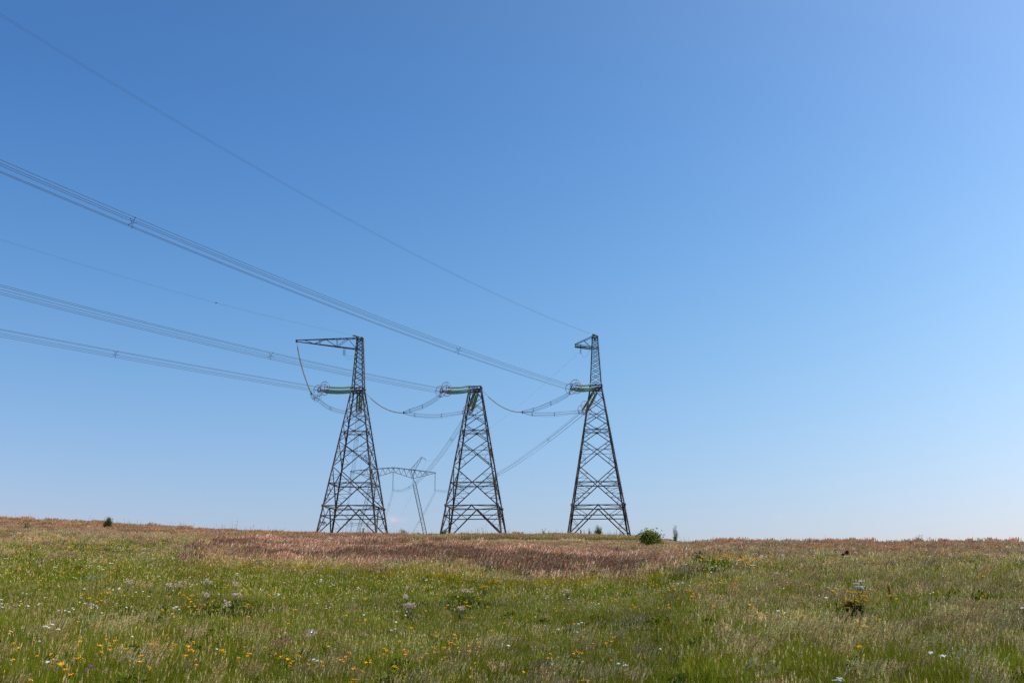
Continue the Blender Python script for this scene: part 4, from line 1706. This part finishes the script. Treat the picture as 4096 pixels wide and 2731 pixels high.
M_GOLD = plain_leaf_mat('gold_petals', [(.75, .36, .015), (.85, .5, .03)], .3, .02, 8)
M_PURP = plain_leaf_mat('purple_petals', [(.22, .08, .22), (.42, .2, .40)], .3, .02, 8)
M_SPIKE = plain_leaf_mat('pink_spike_petals', [(.22, .10, .10), (.42, .22, .22)], .3, .0, 8)


def leafquad(m, p, L, w, az, el, roll=0.0):
    d = Vector((math.cos(az) * math.cos(el), math.sin(az) * math.cos(el), math.sin(el)))
    s = Vector((-math.sin(az), math.cos(az), 0))
    u = s.cross(d) * -1
    s2 = s * math.cos(roll) + u * math.sin(roll)
    n = s2.cross(d)
    m.add([p, p + d * L * .45 + s2 * w + n * w * .25, p + d * L - Vector((0, 0, L * .12)), p + d * L * .45 - s2 * w + n * w * .25],
          [(0, 1, 2), (0, 2, 3)])


def foot(px, py, Y):
    """stand a plant at distance Y, or nearer where the ground already shows at that row"""
    c = at(px, py, Y)
    g = gz(c.x, Y)
    if c.z < g - .05:
        Y = Yrow(px, py)
        c = at(px, py, Y); g = gz(c.x, Y)
    return c, Y, g


def Yrow(px, py, h=.0):
    """distance at which the ground (raised by h) is first seen at this row"""
    d = pix_dir(px, py)
    Ys = np.arange(15, 200, .25)
    hit = d.z / d.y * Ys < ground_z(d.x / d.y * Ys, Ys) + h
    return float(Ys[np.argmax(hit)]) if hit.any() else 150.0


def shrub(name, label, cat, px, py, Y, hpx, wpx, mat, leaf=.11, dens=1.0, shape='round', group=None, sunk=.5):
    """py = visible foot row; the plant stands on the ground there"""
    c, Y, g = foot(px, py, Y)
    hm = hpx / FPX * Y * 1.08 + max(0, c.z - g) + .3
    wm = wpx / FPX * Y
    root = empty(name, (c.x, Y, g), 0, label, cat, group)
    st, fo = MB(), MB()
    rnd = random.Random(int(px * 13 + py))
    nb = {'round': 22, 'cone': 9, 'column': 7, 'loose': 9}[shape]
    tips = []
    for i in range(nb):
        a = rnd.uniform(0, 6.283)
        if shape == 'round':
            rr = wm / 2 * math.sqrt(rnd.random()) * .85; zz = hm * (rnd.uniform(.4, 1.0) - .3 * (rr / (wm / 2)) ** 2)
        elif shape == 'cone':
            zz = hm * rnd.uniform(.25, .98); rr = wm / 2 * (1 - zz / hm) * 1.1 + .03
        elif shape == 'column':
            zz = hm * rnd.uniform(.3, .95); rr = wm / 2 * rnd.uniform(.2, .8)
        else:
            zz = hm * rnd.uniform(.4, .97); rr = wm / 2 * rnd.uniform(.1, 1)
        tip = Vector((math.cos(a) * rr, math.sin(a) * rr, zz))
        mid = Vector((tip.x * .35, tip.y * .35, zz * .5))
        st.tube([Vector((0, 0, 0)), mid, tip], [.03 * hm ** .5, .018, .006], 5)
        tips.append((mid, tip))
    if shape == 'cone':
        st.tube([Vector((0, 0, 0)), Vector((0, 0, hm))], [.035, .006], 5)
        tips += [(Vector((0, 0, hm * .3)), Vector((0, 0, hm)))] * 3
    N = int(900 * dens * max(.25, hm * wm / 3))
    for i in range(N):
        mid, tip = tips[rnd.randrange(len(tips))]
        t = rnd.uniform(-.1, 1.08) ** 1
        p = mid.lerp(tip, t)
        sp = {'round': .105 * wm, 'cone': .075 * wm, 'column': .14 * wm, 'loose': .07 * wm}[shape]
        p = p + Vector((rnd.gauss(0, sp), rnd.gauss(0, sp), rnd.gauss(0, sp * .7)))
        if p.z < .05: p.z = .05 + rnd.random() * .2
        k = rnd.uniform(.6, 1.3)
        a = math.atan2(p.y, p.x) + rnd.gauss(0, .9)
        leafquad(fo, p, leaf * k, leaf * k * .33, a, rnd.uniform(-.3, 1.2), rnd.uniform(-.6, .6))
    st.build('stems', M_BARK, root)
    fo.build('foliage', mat, root)
    return root


shrub('bush', 'big rounded leafy bush on the brow right of the masts', 'bush', 2603, 2205, 92, 72, 92, M_BUSH, .20, 3.4, 'round')
shrub('conifer_sapling', 'slender pointed grey green sapling on the skyline right of the big bush', 'sapling', 2702, 2166, 140, 46, 34, M_GREY, .15, .8, 'cone')
shrub('small_shrub', 'narrow dark shrub rising over the left skyline', 'shrub', 430, 2118, 110, 46, 34, M_BUSHD, .16, 2.2, 'column')
shrub('bush', 'small round bush standing under the right mast', 'bush', 2393, 2137, 189, 28, 33, M_BUSH, .2, 1.1, 'round')
shrub('small_shrub', 'low shrub beside the left foot of the middle mast', 'shrub', 1777, 2139, 186, 17, 26, M_BUSHD, .2, 1, 'round')
shrub('small_shrub', 'low shrub on the skyline just right of the left mast', 'shrub', 1612, 2135, 188, 14, 34, M_BUSH, .2, .8, 'round')
shrub('dark_sapling', 'small dark sapling seen through the left mast', 'sapling', 1453, 2133, 186, 17, 10, M_BUSHD, .16, 1.6, 'column')
shrub('sapling', 'small thin sapling on the skyline between the middle and right masts', 'sapling', 2174, 2145, 180, 24, 18, M_GREY, .15, .9, 'loose')
shrub('leafy_seedling', 'small leafy seedling just left of the bush under the right mast', 'plant', 2357, 2137, 189, 18, 10, M_GREY, .15, .9, 'loose')
shrub('leafy_seedling', 'small leafy seedling near the left leg of the right mast', 'plant', 2324, 2137, 189, 16, 8, M_GREY, .15, .9, 'loose')
shrub('distant_bush', 'dark bush top showing on the far right skyline, larger of the row', 'bush', 3668, 2172, 172, 15, 66, M_BUSHD, .24, 1.2, 'round')
shrub('distant_bush', 'low dark bush top on the skyline above the rusty dock plant', 'bush', 3498, 2170, 172, 10, 44, M_BUSHD, .22, 1.0, 'round')
shrub('distant_bush', 'smallest low bush top on the right skyline between two larger ones', 'bush', 3562, 2172, 172, 9, 26, M_BUSHD, .2, 1.0, 'round')
shrub('tall_weed', 'pale leafy weed rising on the right skyline beside the dark bush top', 'weed', 3718, 2172, 165, 20, 18, M_GREY, .12, .5, 'loose')
shrub('tall_weed', 'pale wispy weed on the skyline left of the bush tops', 'weed', 3448, 2172, 160, 16, 12, M_GREY, .1, .5, 'loose')
shrub('leafy_weed', 'bushy yellowish weed on the left slope near the picture edge', 'weed', 100, 2120, 100, 28, 50, M_BUSH, .12, .8, 'round')
shrub('leafy_weed', 'broad leafy weed among golden flowers right of the pink grass', 'weed', 2795, 2270, 70, 46, 70, M_BUSHD, .1, 1.3, 'round')
shrub('leafy_weed', 'dark leafy weed at the right picture edge below the skyline', 'weed', 4000, 2245, 82, 26, 90, M_BUSHD, .1, 1.0, 'round')
shrub('leafy_weed', 'low dark green weed patch right of centre under the right skyline', 'weed', 3305, 2235, 80, 16, 46, M_BUSHD, .09, 1.0, 'round')
shrub('leafy_weed', 'yellow green tuft of weeds below the right skyline near the edge', 'weed', 3880, 2203, 100, 16, 30, M_BUSH, .1, 1.0, 'round')


def twiggy(label, px, py, Y, hpx, wpx, n, mat=M_STALK, name='dead_stalk', cat='weed', seeds=True, group=None):
    c, Y, g = foot(px, py, Y)
    hm = hpx / FPX * Y + max(0, c.z - g) + .25; wm = wpx / FPX * Y
    root = empty(name, (c.x, Y, g), 0, label, cat, group)
    rnd = random.Random(int(px))
    m = MB(); s = MB()
    for i in range(n):
        a = rnd.uniform(0, 6.28); x0 = (i / max(1, n - 1) - .5) * wm * .9
        top = Vector((x0 + rnd.uniform(-.1, .1), rnd.uniform(-.2, .2), hm * rnd.uniform(.6, 1)))
        b = Vector((x0 * .5, 0, 0))
        m.tube([b, b.lerp(top, .5) + Vector((rnd.uniform(-.03, .03), 0, 0)), top], [.016, .012, .006], 4)
        for k in range(5):
            t = rnd.uniform(.45, .95)
            p = b.lerp(top, t)
            q = p + Vector((rnd.uniform(-.22, .22), rnd.uniform(-.2, .2), rnd.uniform(.1, .3)))
            m.tube([p, q], [.008, .004], 3)
            if seeds:
                s.ball(q, rnd.uniform(.018, .035), 5, 3)
    m.build('stem', mat, root)
    if seeds:
        s.build('seed_heads', mat, root)


twiggy('tall bare twiggy stalks under the middle mast', 1934, 2136, 186, 44, 22, 3, name='dead_stalk', seeds=False)
twiggy('wispy dead weed stalks on the left skyline, nearer the left mast', 938, 2118, 150, 36, 26, 3)
twiggy('wispy dead weed stalks on the left skyline, left of the taller wisps', 893, 2116, 150, 28, 14, 2)
twiggy('thin weed wisp on the left skyline closest to the left mast', 1005, 2124, 150, 18, 12, 2)
twiggy('short dark weed stalk left of the pink grass on the slope', 594, 2120, 120, 22, 12, 2)
twiggy('dry brown weed poking up left of the big bush', 2440, 2192, 110, 16, 16, 2)
twiggy('thin upright weed stalk on the skyline right of the slender sapling', 2742, 2170, 140, 18, 14, 2, mat=M_GSTEM)


def dock(label, px, py, Y, hpx, lean=0.0, wide=.06, n=160):
    c, Y, g = foot(px, py, Y)
    hm = hpx / FPX * Y + max(0, c.z - g) + .3
    root = empty('dock_plant', (c.x, Y, g), 0, label, 'plant')
    m = MB(); f = MB()
    rnd = random.Random(int(px))
    tops = [Vector((lean, 0, hm)), Vector((lean - .22, .05, hm * .78))] if wide > .05 else [Vector((lean, 0, hm))]
    for tp in tops:
        m.tube([Vector((0, 0, 0)), Vector((tp.x * .4, 0, tp.z * .5)), tp], [.016, .013, .007], 5)
        for i in range(n):
            t = rnd.uniform(.45, 1)
            p = Vector((0, 0, 0)).lerp(tp, t) + Vector((rnd.gauss(0, wide), rnd.gauss(0, wide), 0)) * (1.2 - t * .7)
            leafquad(f, p, .09 if n > 300 else .05, .03 if n > 300 else .018, rnd.uniform(0, 6.28), rnd.uniform(-1, 1))
    m.build('stem', M_STALK, root)
    f.build('seed_spike', M_DOCK, root)


dock('dark rust red dock plant standing alone on the right slope', 3389, 2262, 72, 36, .05, .085, 420)
dock('leaning rusty brown stalk beside the golden flowered plants at right', 3574, 2452, 40, 66, -.10, .022, 110)
dock('small dark seed spike just right of the rust red dock plant', 3435, 2225, 80, 14, .02, .03, 60)
dock('reddish seed stalk rising from weeds in the lower left meadow', 462, 2330, 50, 46, .03, .03, 90)


def thistle(label, px, py, Y, hpx, heads, kind='fluff', wpx=60, leaves=60, group=None):
    c = at(px, py, Y); g = gz(c.x, Y)
    hm = hpx / FPX * Y + max(0, c.z - g); wm = wpx / FPX * Y
    nm = {'fluff': 'seeding_thistle', 'purple': 'purple_thistle', 'gold': 'golden_flowered_plant', 'white': 'white_umbel_plant'}[kind]
    root = empty(nm, (c.x, Y, g), 0, label, 'plant', group)
    rnd = random.Random(int(px * 3))
    m = MB(); lf = MB()
    mat = {'fluff': M_FLUFF, 'purple': M_PURP, 'gold': M_GOLD, 'white': M_WHITEF}[kind]
    for i in range(heads):
        x = ((i + .5) / heads - .5) * wm + rnd.uniform(-.05, .05) * wm
        tp = Vector((x, rnd.uniform(-.12, .12), hm * rnd.uniform(*((.9, 1.06) if kind == 'fluff' or heads < 5 else (.55, 1.08)))))
        b = Vector((x * .3, 0, 0))
        m.tube([b, b.lerp(tp, .6) + Vector((rnd.uniform(-.04, .04), 0, 0)), tp], [.012, .01, .007], 4)
        h = MB()
        if kind == 'fluff':
            R0 = rnd.uniform(.055, .10)
            for k in range(60):
                d = Vector((rnd.gauss(0, 1), rnd.gauss(0, 1), rnd.gauss(.25, .9))).normalized()
                p = tp + d * R0 * rnd.uniform(.3, 1) + Vector((0, 0, R0 * .4))
                leafquad(h, p, .05, .012, math.atan2(d.y, d.x), math.asin(max(-1, min(1, d.z))))
        elif kind == 'purple':
            h.ball(tp, .035, 7, 5)
            for k in range(40):
                d = Vector((rnd.gauss(0, .6), rnd.gauss(0, .6), 1)).normalized()
                leafquad(h, tp + d * .03, .055, .006, math.atan2(d.y, d.x), math.asin(d.z))
        else:
            for k in range(14):
                o = Vector((rnd.gauss(0, .05), rnd.gauss(0, .05), rnd.uniform(-.012, .012)))
                kk = 1.0 if Y < 34 else (2.1 if heads > 20 else 1.6)
                h.ball(tp + o * (.8 * kk), .017 * kk, 5, 3, .6)
        h.build('flower_head', mat, root)
    for i in range(leaves):
        z = hm * rnd.uniform(.08, .75)
        p = Vector((rnd.uniform(-.5, .5) * wm * .7, rnd.uniform(-.12, .12), z))
        leafquad(lf, p, rnd.uniform(.10, .20), .036, rnd.uniform(0, 6.28), rnd.uniform(-.2, .9))
    m.build('stems', M_GSTEM, root)
    lf.build('leaves', M_BUSHD, root)


FLF = [
    (506, 2318, 1, 20, 'fluffy pinkish thistle head, upper of the two on the left green slope'),
    (520, 2332, 2, 26, 'fluffy pinkish thistle heads just below the upper one on the left green slope'),
    (608, 2342, 1, 12, 'single fluffy thistle head between two larger clumps at left'),
    (682, 2340, 4, 40, 'clump of four fluffy pinkish thistle heads at lower left'),
    (725, 2336, 3, 30, 'large fluffy thistle clump right of the four-headed one at lower left'),
    (828, 2328, 4, 34, 'wide fluffy thistle clump standing highest at lower left'),
    (822, 2378, 3, 24, 'dull pink thistle heads just below the wide fluffy clump'),
    (943, 2340, 2, 16, 'fluffy thistle heads left of the dark weeds at lower left, upper pair'),
    (948, 2378, 4, 32, 'whitish thistle clump above the dark leafy weed patch at lower left'),
    (908, 2412, 3, 24, 'pale thistle heads in the dark leafy weed patch at lower left'),
    (1626, 2356, 1, 10, 'lone small thistle head above the curved fluffy clump in the lower middle'),
    (1622, 2388, 2, 16, 'dull brownish thistle head just above the curved fluffy clump'),
    (1638, 2424, 6, 42, 'long curved fluffy thistle clump in the lower middle of the meadow'),
    (1872, 2362, 5, 44, 'fluffy thistle clump beside golden flowers in the centre meadow'),
    (1845, 2430, 3, 26, 'small pale thistle heads low in the dark weeds of the centre meadow'),
    (2270, 2362, 2, 14, 'small fluffy thistle head right of centre in the green grass'),
]
for (px, py, n, w, lab) in FLF:
    Y = Yrow(px, py, .70)
    foot = Yrow(px, py + .62 / Y * FPX, 0)
    c = at(px, py, Y); g = gz(c.x, Y)
    thistle(lab, px, py, Y, 1, n, 'fluff', w, 20 + 8 * n, 'seeding thistles in the meadow')
for (px, py, n, w, kind, h, lv, lab) in (
        (3412, 2376, 28, 86, 'gold', .95, 420, 'tall golden flowered plant with dark leaves on the right meadow'),
        (3444, 2330, 5, 34, 'white', .8, 40, 'white umbel flowers rising behind the golden plant on the right meadow'),
        (1935, 2346, 4, 26, 'gold', .75, 90, 'golden flowered plant beside the fluffy thistle clump in the centre meadow'),
        (1878, 2468, 3, 26, 'gold', .4, 20, 'low bright yellow flower patch in the lower centre of the meadow'),
        (633, 2500, 3, 18, 'gold', .4, 30, 'bright orange yellow flower clump in the lower left meadow'),
        (828, 2510, 2, 12, 'gold', .4, 30, 'small golden flower clump right of the orange yellow one at lower left'),
        (2318, 2608, 3, 16, 'gold', .5, 30, 'golden flower clump in the lower right centre foreground'),
        (2341, 2720, 2, 12, 'gold', .5, 30, 'golden flower clump cut by the lower picture edge right of centre'),
        (308, 2600, 6, 22, 'gold', .6, 50, 'tall loose golden flowered plant in the lower left corner'),
        (2953, 2182, 3, 26, 'purple', 1.1, 26, 'tall purple thistle standing above the tan grass right of the masts'),
        (2880, 2202, 3, 14, 'purple', .9, 20, 'small dark thistle left of the tall purple one'),
        (164, 2238, 3, 34, 'purple', .7, 30, 'purple flowered plant on the left slope'),
        (545, 2632, 6, 56, 'white', .4, 30, 'white flower row low in the lower left meadow'),
        (1410, 2722, 2, 16, 'gold', .4, 10, 'golden flowers at the lower picture edge left of centre'),
        (3360, 2712, 2, 18, 'white', .4, 10, 'white flower pair at the lower edge of the right foreground')):
    Y = Yrow(px, py, h * .93)
    thistle(lab, px, py, Y, 1, n, kind, w, lv)

# spikes of pinkish flowers under the right mast
rs = random.Random(5)
m0 = MB(); f0 = MB()
m0.tube([Vector((0, 0, 0)), Vector((.02, 0, .7)), Vector((.03, 0, 1.5))], [.014, .012, .006], 4)
for i in range(90):
    t = rs.uniform(.42, 1)
    leafquad(f0, Vector((.03 * t, 0, 1.5 * t)), .11 * (1.25 - t), .04 * (1.3 - t), rs.uniform(0, 6.28), rs.uniform(-.1, .9))
me_s, me_f = m0.mesh('stem', M_GSTEM), f0.mesh('flower_spike', M_SPIKE)
for i in range(34):
    px = rs.uniform(2312, 2520) if i < 28 else rs.uniform(1930, 2010)
    Y = rs.uniform(183, 192)
    c = at(px, 2145, Y)
    o = bpy.data.objects.new('flower_spike_plant', None)
    COL.objects.link(o)
    o.location = (c.x, Y, gz(c.x, Y)); o.rotation_euler = (rs.uniform(-.08, .08), rs.uniform(-.1, .1), rs.uniform(0, 6))
    s = rs.uniform(.55, 1.15); o.scale = (1.5, 1.5, s)
    tag(o, 'dull pink flower spike standing in the fringe of plants at the foot of the masts', 'plant', 'pink flower spikes at the mast feet')
    for nm, me in (('stem', me_s), ('flower_spike', me_f)):
        q = bpy.data.objects.new(nm, me); q.parent = o; COL.objects.link(q)

# crumpled clear plastic bag lying in the grass
Yb = Yrow(1243, 2528, .48)
c = at(1243, 2532, Yb)
m = MB()
nu, nv = 22, 12
vs = []
rb = random.Random(3)
for j in range(nv):
    for i in range(nu):
        a = 2 * math.pi * i / nu; t = math.pi * (j + .5) / nv
        k = 1 + .22 * math.sin(a * 3 + j) * math.sin(t * 3) + rb.uniform(-.1, .1)
        vs.append(Vector((.16 * k * math.sin(t) * math.cos(a), .10 * k * math.sin(t) * math.sin(a), .10 * k * math.cos(t) + .02 * math.sin(a * 2))))
fs = [(j * nu + i, j * nu + (i + 1) % nu, (j + 1) * nu + (i + 1) % nu, (j + 1) * nu + i) for j in range(nv - 1) for i in range(nu)]
m.add(vs, fs)
mt, nt, out = new_mat('clear_plastic_film')
pb_ = nt.nodes.new('ShaderNodeBsdfPrincipled'); pb_.inputs['Base Color'].default_value = (.75, .78, .8, 1); pb_.inputs['Roughness'].default_value = .15
tr = nt.nodes.new('ShaderNodeBsdfTransparent'); ms = nt.nodes.new('ShaderNodeMixShader')
nn = nt.nodes.new('ShaderNodeTexNoise'); nn.inputs['Scale'].default_value = 9
rm = nt.nodes.new('ShaderNodeMapRange'); rm.inputs[1].default_value = .4; rm.inputs[2].default_value = .7; rm.inputs[3].default_value = .12; rm.inputs[4].default_value = .8
tcx = nt.nodes.new('ShaderNodeTexCoord')
nt.links.new(tcx.outputs['Object'], nn.inputs['Vector']); nt.links.new(nn.outputs[0], rm.inputs[0]); nt.links.new(rm.outputs[0], ms.inputs[0])
nt.links.new(tr.outputs[0], ms.inputs[1]); nt.links.new(pb_.outputs[0], ms.inputs[2]); nt.links.new(ms.outputs[0], out.inputs[0])
bag = m.build('plastic_bag', mt, None, c)
tag(bag, 'crumpled clear plastic bag lying in the grass at lower left of centre', 'litter')
bag['label'] = 'crumpled clear plastic bag caught in the lower meadow grass'
